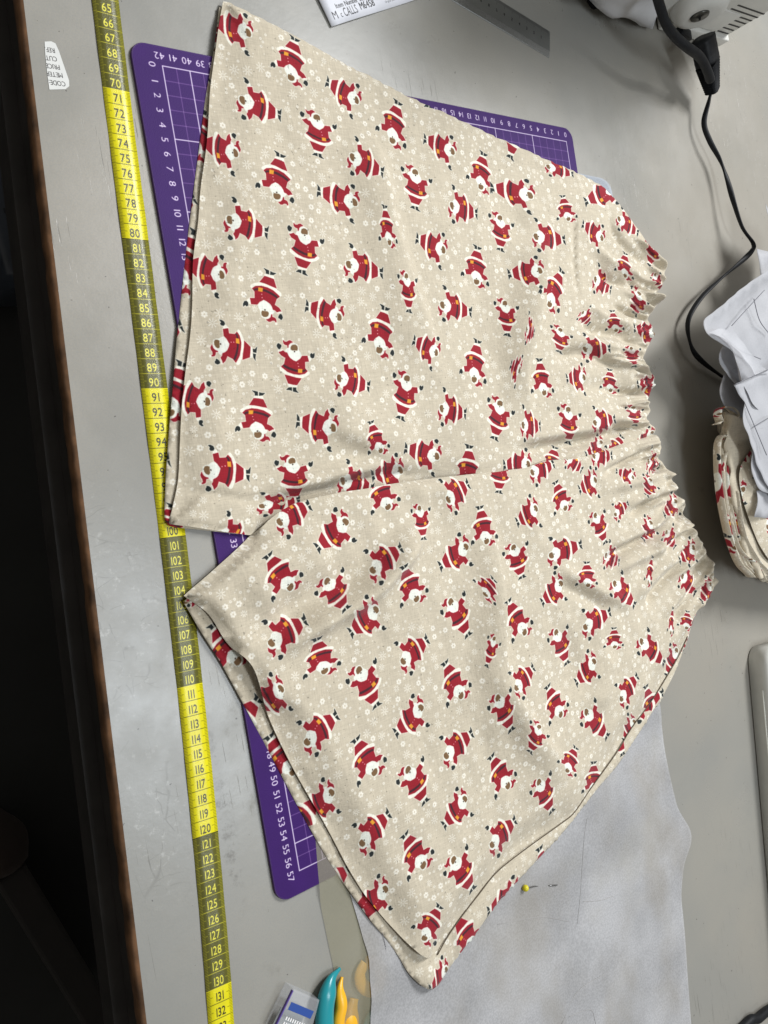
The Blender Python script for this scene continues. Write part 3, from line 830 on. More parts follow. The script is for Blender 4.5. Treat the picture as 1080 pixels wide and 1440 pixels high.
def place_figures(pr, figs, g):
    for fg in figs:
        fx, fy, bx_, by = fg[:4]; sq = fg[4] if len(fg) > 4 else 1.0
        z0 = 1.1 if not isinstance(g, Flat) else g.z
        f0, b0 = back([(fx/3, fy/3), (bx_/3, by/3)], z0)[:, :2]
        ax = b0-f0; ln = np.linalg.norm(ax); axn = ax/ln; nx_ = np.array([-axn[1], axn[0]])
        sc = ln/F_LEN; sn = 1.04 if sq == 1 else (1.07*(sq/.85)**.5 if sq >= .7 else sq*1.15)
        keys = list(FP); sizes = [len(FP[k]) for k in keys]
        allp = np.concatenate([FP[k] for k in keys])
        loc = np.c_[(allp-F_FACE)@F_AX*sc, (allp-F_FACE)@F_NX*sn]
        W = f0+loc[:, :1]*axn+loc[:, 1:]*nx_
        # the print lies on the real, creased surface
        X = np.c_[W, np.full(len(W), z0)]-CAM; Cc = X@ROT.T
        px = np.c_[540+F_PX*Cc[:, 0]/Cc[:, 2], 720+F_PX*Cc[:, 1]/Cc[:, 2]]
        R_ = onto(px, g)[:, :2]
        parts, i = {}, 0
        for k, n_ in zip(keys, sizes): parts[k] = R_[i:i+n_]; i += n_
        for k in HALO: pr.poly(parts[k], (222, 216, 200), .045 if sq > .5 else .02, 1, True)
        for k, c in ORDER: pr.poly(parts[k], c, 0.0, 1, True)
CO = {'A': (0, 0), 'B': (1080, 0), 'C': (2160, 0), 'D': (0, 1080), 'E': (1080, 1080), 'F': (2160, 1080), 'G': (0, 2160), 'H': (1080, 2160), 'I': (2160, 2160), 'J': (0, 3240), 'K': (1080, 3240), 'L': (2160, 3240)}
def T(cell, rows):
    ox, oy = CO[cell]
    return [(r[0]+ox, r[1]+oy, r[2]+ox, r[3]+oy)+tuple(r[4:]) for r in rows]
FIG_A = T('A', [(1047, 140, 893, 85), (1022, 425, 1180, 490), (993, 647, 850, 600), (968, 930, 1125, 985)]) + \
 T('B', [(148, 330, 165, 165), (424, 425, 300, 345), (255, 497, 258, 658, .85), (575, 595, 600, 435), (700, 300, 725, 450), (828, 640, 710, 585), (405, 665, 533, 730, .9), (88, 830, 103, 655), (670, 727, 668, 880, .9), (415, 855, 262, 805), (948, 790, 960, 650, .85), (825, 870, 930, 905, .95), (1028, 920, 1028, 1055, .85), (203, 978, 190, 1150), (562, 1025, 543, 872, .55), (790, 1055, 678, 1005, .9), (1090, 500, 1070, 665)]) + \
 T('C', [(152, 705, 255, 738, .6), (75, 825, -88, 790, .9), (238, 925, 213, 828, .85), (100, 1000, 220, 1015, .85), (430, 790, 308, 850), (450, 925, 530, 985, .7), (378, 1005, 298, 945, .85)]) + \
 T('D', [(935, 80, 785, 30), (915, 372, 1075, 415), (875, 615, 725, 570), (873, 905, 1048, 925)]) + \
 T('E', [(390, 38, 530, 75), (38, 245, 60, 70), (350, 258, 213, 210), (633, 85, 643, 235, .6), (785, 208, 905, 240), (930, 110, 935, -35, .9), (160, 388, 150, 565), (520, 398, 545, 220), (760, 408, 665, 355, .8), (1048, 200, 1057, 335), (350, 517, 475, 553), (635, 517, 607, 685), (920, 522, 935, 360), (782, 645, 882, 668, .9), (1028, 622, 1003, 770, .95), (8, 755, 13, 580), (325, 725, 175, 695, .9), (525, 822, 485, 700, .65), (762, 845, 630, 810), (150, 865, 160, 1035), (895, 975, 900, 803, .9), (365, 950, 490, 985), (608, 903, 490, 925, .8)]) + \
 T('F', [(117, 62, -15, 75), (158, 205, 210, 65), (475, 85, 478, -10, .8), (350, 100, 415, 145, .95), (535, 158, 512, 245, .85), (595, -60, 577, 40, .8), (600, 80, 625, 150, .6), (60, 312, 92, 328, .9), (30, 482, -6, 458, .95), (203, 312, 195, 405, .85), (305, 395, 410, 392, .7), (297, 240, 322, 288, .7), (437, 315, 423, 232, .8), (600, 330, 515, 305, .9), (500, 390, 512, 468, .8), (303, 512, 230, 515, .85), (415, 568, 412, 480, .75), (610, 550, 527, 540, .9), (135, 578, 115, 437), (45, 715, 118, 720, .95), (235, 648, 233, 790, .95), (348, 705, 432, 690, .75), (510, 640, 515, 715, .8), (68, 878, -35, 880, .9), (170, 910, 180, 808, .8), (375, 785, 310, 835, .6), (430, 850, 462, 762, .8), (590, 745, 510, 800, .5)]) + \
 T('G', [(930, 98, 1062, 138)]) + [(368*3, 712*3, 420*3, 703*3, .5), (600, 2190, 480, 2150)]
FIG_B = T('E', [(557, 1060, 505, 925), (810, 1030, 895, 965, .95), (1025, 868, 1022, 998), (688, 1065, 706, 1195, .6)]) + \
 T('F', [(85, 915, 175, 880, .8), (240, 850, 292, 905, .7), (345, 845, 420, 845, .8), (575, 868, 618, 892, .9), (510, 935, 440, 908, .6), (583, 945, 565, 1010, .8), (350, 945, 283, 985, .9), (225, 1065, 183, 955, .8), (100, 1065, 20, 1122, .9), (435, 1092, 488, 1045, .6), (690, 1035, 640, 1090, .7)]) + \
 T('H', [(100, 45, 225, -25), (377, 42, 257, 150), (145, 318, 52, 183), (298, 293, 378, 412), (492, 248, 612, 155), (505, 412, 397, 508, .85), (677, 368, 625, 230), (65, 555, 208, 460), (290, 672, 258, 535, .9), (105, 745, 5, 830, .9), (433, 668, 507, 820), (215, 972, 340, 860), (620, 632, 722, 540), (695, 825, 587, 930), (865, 775, 797, 635), (820, 380, 893, 522), (885, 147, 775, 227), (972, 125, 945, -20, .85), (966, 350, 1003, 287, .95), (1003, 535, 970, 650, .5), (1018, 785, 1075, 922, .85), (802, 1030, 910, 935), (500, 1098, 422, 958)]) + \
 T('I', [(5, 150, 40, 278, .95), (52, 508, -15, 375), (18, 745, 90, 658, .8), (350, 15, 392, 132, .7), (165, 185, 290, 140, .75), (205, 302, 125, 380), (320, 310, 315, 213, .9), (432, 303, 515, 395), (650, 85, 685, 150, .7), (573, 300, 592, 190, .4), (585, 45, 552, 115, .75), (765, 150, 705, 202, .8), (718, 272, 770, 345, .9), (835, 305, 795, 375, .8), (668, 510, 678, 405, .35), (308, 487, 412, 425, .8), (185, 508, 230, 640), (433, 570, 430, 490, .8), (545, 547, 640, 640), (345, 630, 268, 718, .9), (460, 790, 528, 695), (600, 860, 565, 735), (205, 855, 150, 735), (312, 845, 400, 950), (114, 907, 72, 1012, .72), (515, 885, 470, 965), (233, 1092, 269, 995, .75), (345, 1180, 345, 1056), (395, 185, 450, 215, .8), (693, 583, 650, 690), (735, 490, 740, 420, .8)]) + \
 T('K', [(640, 8, 712, 145), (318, 103, 203, 205), (447, 318, 560, 195), (880, 130, 790, 240), (705, 410, 628, 280), (832, 388, 912, 515), (1062, 75, 992, -50), (995, 325, 1093, 222), (545, 510, 430, 610), (710, 718, 775, 585)]) + \
 T('L', [(112, 60, 166, 186)])
def mul3(rows): return [(a*3, b_*3, c*3, d*3)+tuple(r) for a, b_, c, d, *r in rows]
FIG_BACK = mul3([(865, 1015, 873, 1061), (880, 1140, 860, 1099), (775, 1245, 757, 1192), (725, 1250, 684, 1280), (665, 1330, 641, 1290), (628, 1364, 601, 1388), (892, 1000, 930, 975),
    (335, 930, 300, 878), (322, 1040, 364, 984), (412, 1085, 380, 1035), (405, 1180, 450, 1120), (500, 1300, 545, 1240), (455, 1255, 491, 1222), (262, 845, 250, 800, .8), (270, 835, 300, 850, .6),
    (272, 212, 293, 160), (235, 290, 274, 280), (252, 398, 277, 328), (215, 470, 256, 459), (240, 580, 258, 512), (200, 655, 238, 648), (262, 120, 294, 109), (305, 70, 300, 30), (232, 760, 245, 712),
    (960, 880, 985, 860), (915, 960, 938, 935), (968, 850, 975, 825), (955, 905, 970, 880)])

def snowflakes(pr, seed, dens=1.0):
    r = random.Random(seed); area = pr.w*pr.h
    placed = {}
    def free(x, y, rad):
        i, j = int((x-pr.x0)*pr.pp), int((y-pr.y0)*pr.pp); k = int(rad*pr.pp)
        if not (k < i < pr.W-k-1 and k < j < pr.H-k-1): return False
        if pr.used[j-k:j+k+1, i-k:i+k+1].any(): return False
        for a in range(-1, 2):
            for c in range(-1, 2):
                for (u_, v_, q) in placed.get((int(x)+a, int(y)+c), ()):
                    if (u_-x)**2+(v_-y)**2 < (q+rad)**2: return False
        return True
    col = (236, 233, 222)
    for kind, rad, cnt in (('star', .38, .32), ('petal', .25, .50), ('star', .26, .26), ('ring', .10, 1.5), ('dot', .06, 1.0)):
        for _ in range(int(area*cnt*dens)):
            x, y = pr.x0+r.random()*pr.w, pr.y0+r.random()*pr.h
            if not free(x, y, rad*.92): continue
            placed.setdefault((int(x), int(y)), []).append((x, y, rad+.06))
            bx = pr.box((x-rad-.05, y-rad-.05), (x+rad+.05, y+rad+.05))
            if bx is None: continue
            X, Y = bx[4]-x, bx[5]-y; R_ = np.hypot(X, Y); an = np.arctan2(Y, X)+r.random()
            px = 1/pr.pp
            if kind == 'star':
                n_ = 8; a = (an % (2*math.pi/n_))-math.pi/n_
                dl = np.abs(R_*np.sin(a)); al = np.clip(.5-(dl-.022)*pr.pp, 0, 1)*np.clip((rad-R_)*pr.pp, 0, 1)*np.clip((R_-.05)*pr.pp, 0, 1)
                tip = np.hypot(R_*np.cos(a)-rad*.82, R_*np.sin(a)); al = np.maximum(al, np.clip(.5-(tip-.036)*pr.pp, 0, 1))
            elif kind == 'petal':
                n_ = 6; a = (an % (2*math.pi/n_))-math.pi/n_
                q = np.hypot(R_*np.cos(a)-rad*.62, R_*np.sin(a)); al = np.clip(.5-(q-.08)*pr.pp, 0, 1)
                al = np.maximum(al*.95, np.clip(.5-(np.abs(R_-.10)-.03)*pr.pp, 0, 1))
            elif kind == 'ring': al = np.clip(.5-(np.abs(R_-.068)-.026)*pr.pp, 0, 1)
            else: al = np.clip(.5-(R_-.045)*pr.pp, 0, 1)
            pr.blend(bx, al, col, .6 if kind == 'dot' else .80)
BEIGE = (190, 180, 160)
def cloth_print(name, layer_pts, figs, g, pp, seed):
    mn, mx = layer_pts.min(0)-1, layer_pts.max(0)+1
    pr = Print(mn[0], mn[1], mx[0]-mn[0], mx[1]-mn[1], pp, BEIGE)
    place_figures(pr, figs, g); snowflakes(pr, seed)
    return pr, mat_print(name, pr.image(name), .85, cloth=True, spec=.25)
prA, mA = cloth_print('printed_cotton_upper', LA.Q, FIG_A, GA, 30, 21)
prB, mB = cloth_print('printed_cotton_lower', LB.Q, FIG_B, GB, 30, 22)

# ------------------------------------------------------------------ cloth meshes
def inside_poly(X, P):
    ins = np.zeros(len(X), bool); Q = np.roll(P, -1, 0)
    for (ax, ay), (bx_, by) in zip(P, Q):
        if ay == by: continue
        c = (ay <= X[:, 1]) != (by <= X[:, 1])
        ins ^= c & (X[:, 0] < ax+(X[:, 1]-ay)*(bx_-ax)/(by-ay))
    return ins
def tri_fill(Q, step, fine=None):
    mn, mx = Q.min(0), Q.max(0)
    pts = []
    for st, sel in ((step, 0), (step*.47, 1)) if fine is not None else ((step, 0),):
        xs = np.arange(mn[0], mx[0], st); ys = np.arange(mn[1], mx[1], st*.866)
        X, Y = np.meshgrid(xs, ys); X[1::2] += st/2
        G = np.c_[X.ravel(), Y.ravel()]
        G = G[inside_poly(G, Q)]
        d = np.full(len(G), 1e9)
        for i0 in range(0, len(G), 5000): d[i0:i0+5000] = np.sqrt(((G[i0:i0+5000, None]-Q[None])**2).sum(2)).min(1)
        G = G[d > st*.55]
        if fine is not None:
            f = fine(G); G = G[f] if sel else G[~f]
        pts.append(G)
    G = np.concatenate(pts)
    V = [Vector(p) for p in Q]+[Vector(p) for p in G]
    n = len(Q)
    vo, eo, fo, *_ = geometry.delaunay_2d_cdt(V, [(i, (i+1) % n) for i in range(n)], [], 1, 1e-5)
    return np.array([(v.x, v.y) for v in vo]), [tuple(f) for f in fo]
def waist_line(layer, dist):
    w = layer.Q[layer.T[:, 2] > .5]
    def f(G):
        d = np.full(len(G), 1e9)
        for i0 in range(0, len(G), 5000): d[i0:i0+5000] = np.sqrt(((G[i0:i0+5000, None]-w[None])**2).sum(2)).min(1)
        return d < dist
    return f
shorts = empty('printed_shorts', 'beige shorts with an elastic waist, printed with red suited bearded figures, spread flat', 'shorts')
def cloth_obj(name, V, F, pr, mt, th=.07, layer=None, nq=0):
    used = sorted({i for f in F for i in f}); mp = {u_: k for k, u_ in enumerate(used)}
    V2 = [V[i] for i in used]; F2 = [tuple(mp[i] for i in f) for f in F]
    if layer is None:
        o = mesh_obj(name, V2, F2, mt, shorts, True, uvs=pr.uv(np.array(V2)[:, :2]))
        md = o.modifiers.new('thickness', 'SOLIDIFY'); md.thickness = th*S; md.offset = -1
        return o
    # turned-under cloth edge along the real outline (not along the join between leg and waistband)
    cnt = {}
    for f in F2:
        for a_, c_ in zip(f, f[1:]+f[:1]): cnt[(min(a_, c_), max(a_, c_))] = cnt.get((min(a_, c_), max(a_, c_)), 0)+1
    V2 = [np.array(v, float) for v in V2]; n0 = len(V2); P2 = np.array(V2)[:, :2]
    e_ = .05
    zx = (layer.height(P2+[e_, 0])-layer.height(P2-[e_, 0]))/(2*e_); zy = (layer.height(P2+[0, e_])-layer.height(P2-[0, e_]))/(2*e_)
    N = np.c_[-zx, -zy, np.ones(n0)]; N /= np.linalg.norm(N, axis=1)[:, None]
    N = list(N); low = {}
    for f in list(F2):
        for a_, c_ in zip(f, f[1:]+f[:1]):
            if cnt[(min(a_, c_), max(a_, c_))] != 1: continue
            if used[a_] >= nq or used[c_] >= nq: continue
            q = []
            for i in (a_, c_):
                if i not in low:
                    V2.append(V2[i]-np.array([0, 0, th])); N.append(np.array([0, 0, 0.])); low[i] = len(V2)-1
                q.append(low[i])
            F2.append((c_, a_, q[0], q[1]))
            d_ = V2[c_]-V2[a_]; nn = np.array([d_[1], -d_[0], 0]); nn /= np.linalg.norm(nn)+1e-9
            N[q[0]] = N[q[0]]+nn; N[q[1]] = N[q[1]]+nn
    o = mesh_obj(name, V2, F2, mt, shorts, True, uvs=pr.uv(np.array(V2)[:, :2]))
    N = [tuple(n/(np.linalg.norm(n)+1e-9)) for n in N]
    o.data.normals_split_custom_set_from_vertices(N)
    return o
def build_front(layer, pr, mt, leg_label):
    V, F = tri_fill(layer.Q, .36, waist_line(layer, 9))
    z = layer.height(V)
    V3 = np.c_[V, z]
    cen = np.array([V[list(f)].mean(0) for f in F])
    near = waist_line(layer, 3.0)(cen)
    a = cloth_obj('leg', V3, [f for f, n_ in zip(F, near) if not n_], pr, mt, layer=layer, nq=len(layer.Q)); a['label'] = leg_label
    b_ = cloth_obj('elastic_waistband', V3, [f for f, n_ in zip(F, near) if n_], pr, mt, layer=layer, nq=len(layer.Q))
    return a, b_
build_front(LA, prA, mA, 'upper leg of the shorts, lying flat')
build_front(LB, prB, mB, 'lower leg of the shorts, folded open at the hem')

# back layers, seen as narrow strips beyond the front edges
backA = [(309, 9), (303, 60), (289, 140), (277.5, 230), (266, 320), (256, 410), (247, 500), (239.5, 590), (234, 660), (231.5, 733), (236, 741), (262, 743), (300, 747), (345, 752), (420, 700), (520, 640), (700, 520), (850, 440), (860, 330), (780, 260), (700, 215), (600, 165), (470, 98), (380, 48)]
backB = [(262, 838), (257, 847), (270, 868), (290, 900), (310, 930), (332, 970), (352, 1008), (375, 1050), (400, 1098), (425, 1145), (450, 1190), (475, 1230), (500, 1265), (523, 1297), (545, 1322), (561, 1345), (575, 1370), (590, 1385), (605, 1392), (616, 1386), (628, 1368), (640, 1352), (665, 1320), (700, 1270), (730, 1237), (760, 1206), (800, 1163), (830, 1123), (870, 1075), (900, 1030), (930, 985), (950, 945), (966, 905), (977, 868), (982, 850), (930, 800), (800, 820), (600, 850), (430, 810), (330, 806)]
bz = .36
QA = resample(back(backA, bz)[:, :2], np.zeros((len(backA), 1)), .5)[0]
QB = resample(back(backB, bz)[:, :2], np.zeros((len(backB), 1)), .5)[0]
QA = smooth_closed(QA, None); QB = smooth_closed(QB, None)
allb = np.concatenate([QA, QB])
prK, mK = cloth_print('printed_cotton_back', allb, FIG_BACK, Flat(bz+.05), 24, 23)
tipc = back([(600, 1380)], .5)[0][:2]
def build_back(Q, label, tip=False):
    V, F = tri_fill(Q, .32)
    d = np.full(len(V), 1e9)
    for i0 in range(0, len(V), 5000): d[i0:i0+5000] = np.sqrt(((V[i0:i0+5000, None]-Q[None])**2).sum(2)).min(1)
    z = .30+.10*smoothstep(d/.9)+.02*np.sin(V[:, 0]*1.3)+.02*np.sin(V[:, 1]*1.1)
    if tip:
        sp = back([(o[0], o[1]) for o in B_side], .33)[:, :2]; sp = np.array(catmull(list(sp), 12))
        ds = np.sqrt(((V[:, None]-sp[None])**2).sum(2)).min(1); ins = inside_poly(V, LB.Q)
        z = np.where(ins, np.maximum(z-.10, .285), z+.20*smoothstep(ds/.35)*np.clip(d/.35, 0, 1)*(ds < 4)*(V[:, 0] > back([(640, 1330)], .3)[0][0]))
        dt = np.hypot(*(V-tipc).T); z += .5*np.exp(-(dt/1.3)**2)
        pk_ = back([(268, 845)], .5)[0][:2]; z += .25*np.exp(-(np.hypot(*(V-pk_).T)/1.2)**2)
    return cloth_obj('back_panel', np.c_[V, z], F, prK, mK)
build_back(QA, ''); build_back(QB, '', True)

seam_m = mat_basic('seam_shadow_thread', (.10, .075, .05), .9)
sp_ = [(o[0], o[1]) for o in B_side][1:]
tube('side_seam_shade', [B(x, y, .56) for x, y in sp_], .05, seam_m, shorts, 5, 5)  # seam drawn as a dark tube that stands in for its shade line
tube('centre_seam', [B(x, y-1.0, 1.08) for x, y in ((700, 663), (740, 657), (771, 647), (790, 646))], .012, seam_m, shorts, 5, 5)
# ------------------------------------------------------------------ papers under and beside the shorts
def paper(name, col, alpha, rough=.6, mott=.12, stain=None):
    mt = bpy.data.materials.new(name); nt, b, out = nodes(mt); L = nt.links.new
    tc = nt.nodes.new('ShaderNodeTexCoord')
    def ns(sc, det, a, c, lo, hi, mp=None):
        n = nt.nodes.new('ShaderNodeTexNoise'); n.inputs['Scale'].default_value = sc; n.inputs['Detail'].default_value = det
        if mp:
            q = nt.nodes.new('ShaderNodeMapping'); q.inputs['Scale'].default_value = mp; L(tc.outputs['Object'], q.inputs[0]); L(q.outputs[0], n.inputs['Vector'])
        else: L(tc.outputs['Object'], n.inputs['Vector'])
        r = nt.nodes.new('ShaderNodeMapRange'); r.interpolation_type = 'SMOOTHSTEP'
        for i, v in enumerate((a, c, lo, hi)): r.inputs[i+1].default_value = v
        L(n.outputs[0], r.inputs[0]); return r.outputs[0]
    s1 = ns(620, 5, .3, .7, 1-mott*.6, 1+mott*.6); s2 = ns(14, 5, .3, .7, 1-mott*.8, 1+mott*.8)
    mu = nt.nodes.new('ShaderNodeMath'); mu.operation = 'MULTIPLY'; L(s1, mu.inputs[0]); L(s2, mu.inputs[1])
    sc = nt.nodes.new('ShaderNodeVectorMath'); sc.operation = 'SCALE'; sc.inputs[0].default_value = col; L(mu.outputs[0], sc.inputs['Scale'])
    src = sc.outputs[0]
    if stain:
        mx = nt.nodes.new('ShaderNodeMix'); mx.data_type = 'RGBA'; L(ns(1.0, 7, .42, .72, 0, .42, (16, 9, 1)), mx.inputs[0]); L(src, mx.inputs[6]); mx.inputs[7].default_value = (*stain, 1); src = mx.outputs[2]
        mx = nt.nodes.new('ShaderNodeMix'); mx.data_type = 'RGBA'; L(ns(9, 5, .55, .75, 0, .25), mx.inputs[0]); L(src, mx.inputs[6]); mx.inputs[7].default_value = (.36, .33, .24, 1); src = mx.outputs[2]
    L(src, b.inputs['Base Color']); b.inputs['Roughness'].default_value = rough; b.inputs['Alpha'].default_value = alpha
    b.inputs['Specular IOR Level'].default_value = .3
    bp = nt.nodes.new('ShaderNodeBump'); bp.inputs['Strength'].default_value = .35; bp.inputs['Distance'].default_value = .0008
    n3 = nt.nodes.new('ShaderNodeTexNoise'); n3.inputs['Scale'].default_value = 30; n3.inputs['Detail'].default_value = 5; L(tc.outputs['Object'], n3.inputs['Vector'])
    L(n3.outputs[0], bp.inputs['Height']); L(bp.outputs[0], b.inputs['Normal'])
    return mt
vellum = paper('vellum', (.33, .31, .215), .48, .45, .06)
grey_tissue = paper('grey_interfacing', (.40, .40, .41), .84, .75, .20, (.27, .235, .175))
pale = paper('pale_tissue', (.47, .475, .50), .72, .6, .06)
def sheet(name, px, zf, mt, zt=.05, step=1.1, parent=None):
    Q = back(px, zt)[:, :2]; Q = resample(Q, np.zeros((len(Q), 1)), step*.5)[0]
    for _ in range(2): Q = smooth_closed(Q, None)
    V, F = tri_fill(Q, step); d = np.full(len(V), 1e9)
    for i0 in range(0, len(V), 4000): d[i0:i0+4000] = np.sqrt(((V[i0:i0+4000, None]-Q[None])**2).sum(2)).min(1)
    return mesh_obj(name, np.c_[V, zf(V, d)], F, mt, parent, True)
def mat_step(V):
    dx = np.maximum(np.maximum(-2.2-V[:, 0], V[:, 0]-43.2), 0); dy = np.maximum(np.maximum(-58.7-V[:, 1], V[:, 1]-1.5), 0)
    return 1-smoothstep((np.hypot(dx, dy)-.1)/1.6)
def bump_at(V, px, z, h, w):
    c = back([px], z)[0][:2]; return h*np.exp(-((((V-c)**2).sum(1))/(w*w))**2)
SC1, SC2 = (520, 1372), (500, 1440)
def z_vellum(V, d): return .06+.212*mat_step(V)+bump_at(V, SC1, .5, .46, 2.3)+bump_at(V, SC2, .6, .62, 2.6)+.02*np.sin(V[:, 0]*.5+V[:, 1]*.3)*(1-mat_step(V))
def z_grey(V, d): return .085+.200*mat_step(V)+bump_at(V, SC1, .5, .46, 2.3)+bump_at(V, SC2, .6, .62, 2.6)+(1-mat_step(V))*.045*(1+np.sin(V[:, 0]*.42+V[:, 1]*.25)*np.sin(V[:, 1]*.31))
v_ = sheet('vellum_sheet', [(437, 1140), (442, 1170), (445, 1215), (450, 1267), (457, 1300), (463, 1330), (471, 1365), (477, 1412), (479, 1470), (480, 1520), (900, 1520), (900, 1150), (700, 1050), (520, 1100)], z_vellum, vellum, .15)
tag(v_, 'olive translucent tracing paper over the mat corner and the scissors', 'tracing paper')
g_ = sheet('interfacing_sheet', [(480, 1200), (488, 1243), (497, 1273), (507, 1307), (515, 1346), (514, 1372), (513, 1400), (515, 1440), (517, 1520), (975, 1520), (972, 1440), (968, 1380), (963, 1313), (958, 1260), (962, 1214), (973, 1184), (972, 1168), (953, 1137), (940, 1080), (934, 1050), (928, 1000), (915, 930), (800, 940), (600, 1100)], z_grey, grey_tissue, .12)
tag(g_, 'large grey stained interfacing sheet under the lower leg of the shorts', 'interfacing')
ink = mat_basic('pencil', (.16, .16, .18), .7)
for q in ([(531, 1290), (541, 1330), (543, 1385)], [(541, 1283), (560, 1330), (566, 1350)], [(557, 1290), (575, 1335)]):
    P = back(q, .15); zz = z_grey(P[:, :2], None)
    P = [Vector((p[0], p[1], z+.035)) for p, z in zip(back(q, float(zz.mean())), zz)]
    tube('pencil_line', P, .022, ink, g_, 8, 4)
crm = mat_basic('crease_line', (.36, .35, .34), .8)
for q in ([(812, 1300), (816, 1260), (822, 1180), (826, 1150)], [(800, 1430), (830, 1420), (838, 1440)], [(820, 1268), (845, 1266), (862, 1260)], [(790, 1440), (812, 1395), (850, 1370)], [(700, 1300), (760, 1290), (800, 1296)]):
    P = back(q, .15); zz = z_grey(P[:, :2], None)
    tube('crease', [Vector((p[0], p[1], z+.012)) for p, z in zip(P, zz)], .02, crm, g_, 8, 4)
t_ = sheet('tissue_scrap', [(790, 238), (812, 243), (828, 247), (852, 252), (860, 262), (863, 300), (830, 330), (780, 300)], lambda V, d: .05+.10*smoothstep((V[:, 0]-40)/8)*(1-np.clip(d, 0, 1)*.5), paper('blue_tissue', (.36, .40, .46), .7), .1)
tag(t_, 'small pale blue tissue scrap beside the right mat corner', 'tissue paper')

# yellow headed pin pushed through the interfacing
pin = empty('pin', 'yellow headed dressmaking pin stuck through the grey sheet', 'pin')
bm = bmesh.new(); c = B(739, 1249, .38); bmesh.ops.create_uvsphere(bm, u_segments=20, v_segments=14, radius=.29, matrix=Matrix.Translation(c))
bm_obj('pin_head', bm, mat_basic('yellow_bead', (.62, .55, .02), .25), pin, True)
needle = mat_basic('needle_steel', (.25, .25, .25), .3, .9)
tube('pin_shaft', [c, B(745, 1248, .36), B(751, 1246.5, .26), B(760, 1246, .04), B(768, 1245.6, .05), B(774, 1245, .24), B(779, 1244.8, .26), B(784, 1244.6, .22)], .042, needle, pin, 4, 6)

# ------------------------------------------------------------------ scissors half under the papers
teal = mat_basic('teal_plastic', (.012, .25, .29), .28); yel = mat_basic('yellow_plastic', (.80, .42, .015), .35)
sc = empty('scissors', 'scissors with teal and yellow handles half under the tracing paper', 'scissors')
def loop(name, px, z, r, mt, flat=1.0, n=6):
    P = [B(x, y, z) for x, y in px]
    return tube(name, P+[P[0]], r, mt, sc, n, 12, flat=flat)
tube('handle_shell', [B(*q) for q in ((478, 1362, .30), (467, 1376, .55), (461, 1396, .70), (457, 1420, .75), (457, 1450, .75), (463, 1490, .7), (475, 1530, .7))], lambda t: .14+.62*smoothstep(t*2.6), teal, sc, 8, 14, flat=.7)
tube('handle_grip', [B(*q) for q in ((481, 1374, .30), (478, 1392, .55), (480, 1415, .68), (476, 1440, .70), (480, 1480, .7), (488, 1530, .7))], lambda t: .12+.36*smoothstep(t*2.6), yel, sc, 8, 14, flat=.8)
tube('handle_grip', [B(*q) for q in ((498, 1404, .32), (493, 1425, .40), (493, 1450, .42), (500, 1490, .42))], lambda t: .4+.35*smoothstep(t*2), yel, sc, 8, 14, flat=.5)
tube('handle_shell', [B(*q) for q in ((524, 1424, .22), (516, 1440, .25), (512, 1480, .25))], .32, teal, sc, 8, 12, flat=.5)
loop('handle_grip', [(514, 1354), (506, 1370), (510, 1386), (524, 1393), (536, 1382), (537, 1366), (527, 1354)], .24, .50, yel, .36)
bm = bmesh.new(); a, b_ = B(470, 1500, .35), B(560, 1800, .35); d = b_-a
box_bm(bm, (a+b_)/2, (d.length, 1.6, .25), d.to_track_quat('X', 'Z').to_matrix()); bevel(bm, .08, 2)
bm_obj('blade', bm, needle, sc)

# ------------------------------------------------------------------ clear box of pins
pb = empty('pin_box', 'clear plastic pin box with a blue strip at the bottom edge', 'box')
clear = mat_basic('clear_plastic', (.80, .82, .86), .12, alpha=.22, spec=.6)
PX = [(413, 1391), (450, 1407), (428, 1490), (376, 1468)]
p0, p1, p2, p3 = [Vector(back([q], 1.2)[0]) for q in PX]
for p in (p0, p1, p2, p3): p.z = 0
prism('case', [(p.x, p.y) for p in (p0, p1, p2, p3)], .02, 1.2, clear, pb, .12, 2)
ux, uy = (p1-p0), (p3-p0); lx, ly = ux.length, uy.length; ux.normalize(); uy.normalize()
def BX(a, c, z): q = p0+ux*a+uy*c; return Vector((q.x, q.y, z))
def slab(name, a0, a1, c0, c1, z0, z1, mt):
    bm = bmesh.new(); vs = [bm.verts.new(BX(a, c, z)) for z in (z0, z1) for a, c in ((a0, c0), (a1, c0), (a1, c1), (a0, c1))]
    for f in ((0, 1, 2, 3), (4, 5, 6, 7), (0, 1, 5, 4), (1, 2, 6, 5), (2, 3, 7, 6), (3, 0, 4, 7)): bm.faces.new([vs[i] for i in f])
    return bm_obj(name, bm, mt, pb)
slab('blue_strip', .3, lx-.1, .75, 1.25, 1.205, 1.22, mat_basic('blue_print', (.015, .06, .28), .4))
slab('purple_edge', -.03, .05, .1, 2.6, 1.0, 1.21, mat_basic('violet_edge', (.09, .05, .28), .3))
slab('card_insert', .2, lx-.15, 1.4, ly-.2, .5, .56, mat_basic('grey_card', (.22, .24, .24), .6))
wht = mat_basic('white_pin', (.8, .8, .8), .3)
first = None
for i in range(9):
    for j in range(8):
        a, c = .45+i*(lx-.9)/8, 1.65+j*.34
        if first is None:
            o = slab('pin_dash', a, a+.10, c, c+.22, 1.206, 1.24, wht); first = (o, a, c)
        else:
            o2 = first[0].copy(); link(o2, pb); v = (ux*(a-first[1])+uy*(c-first[2]))*S; o2.location = v

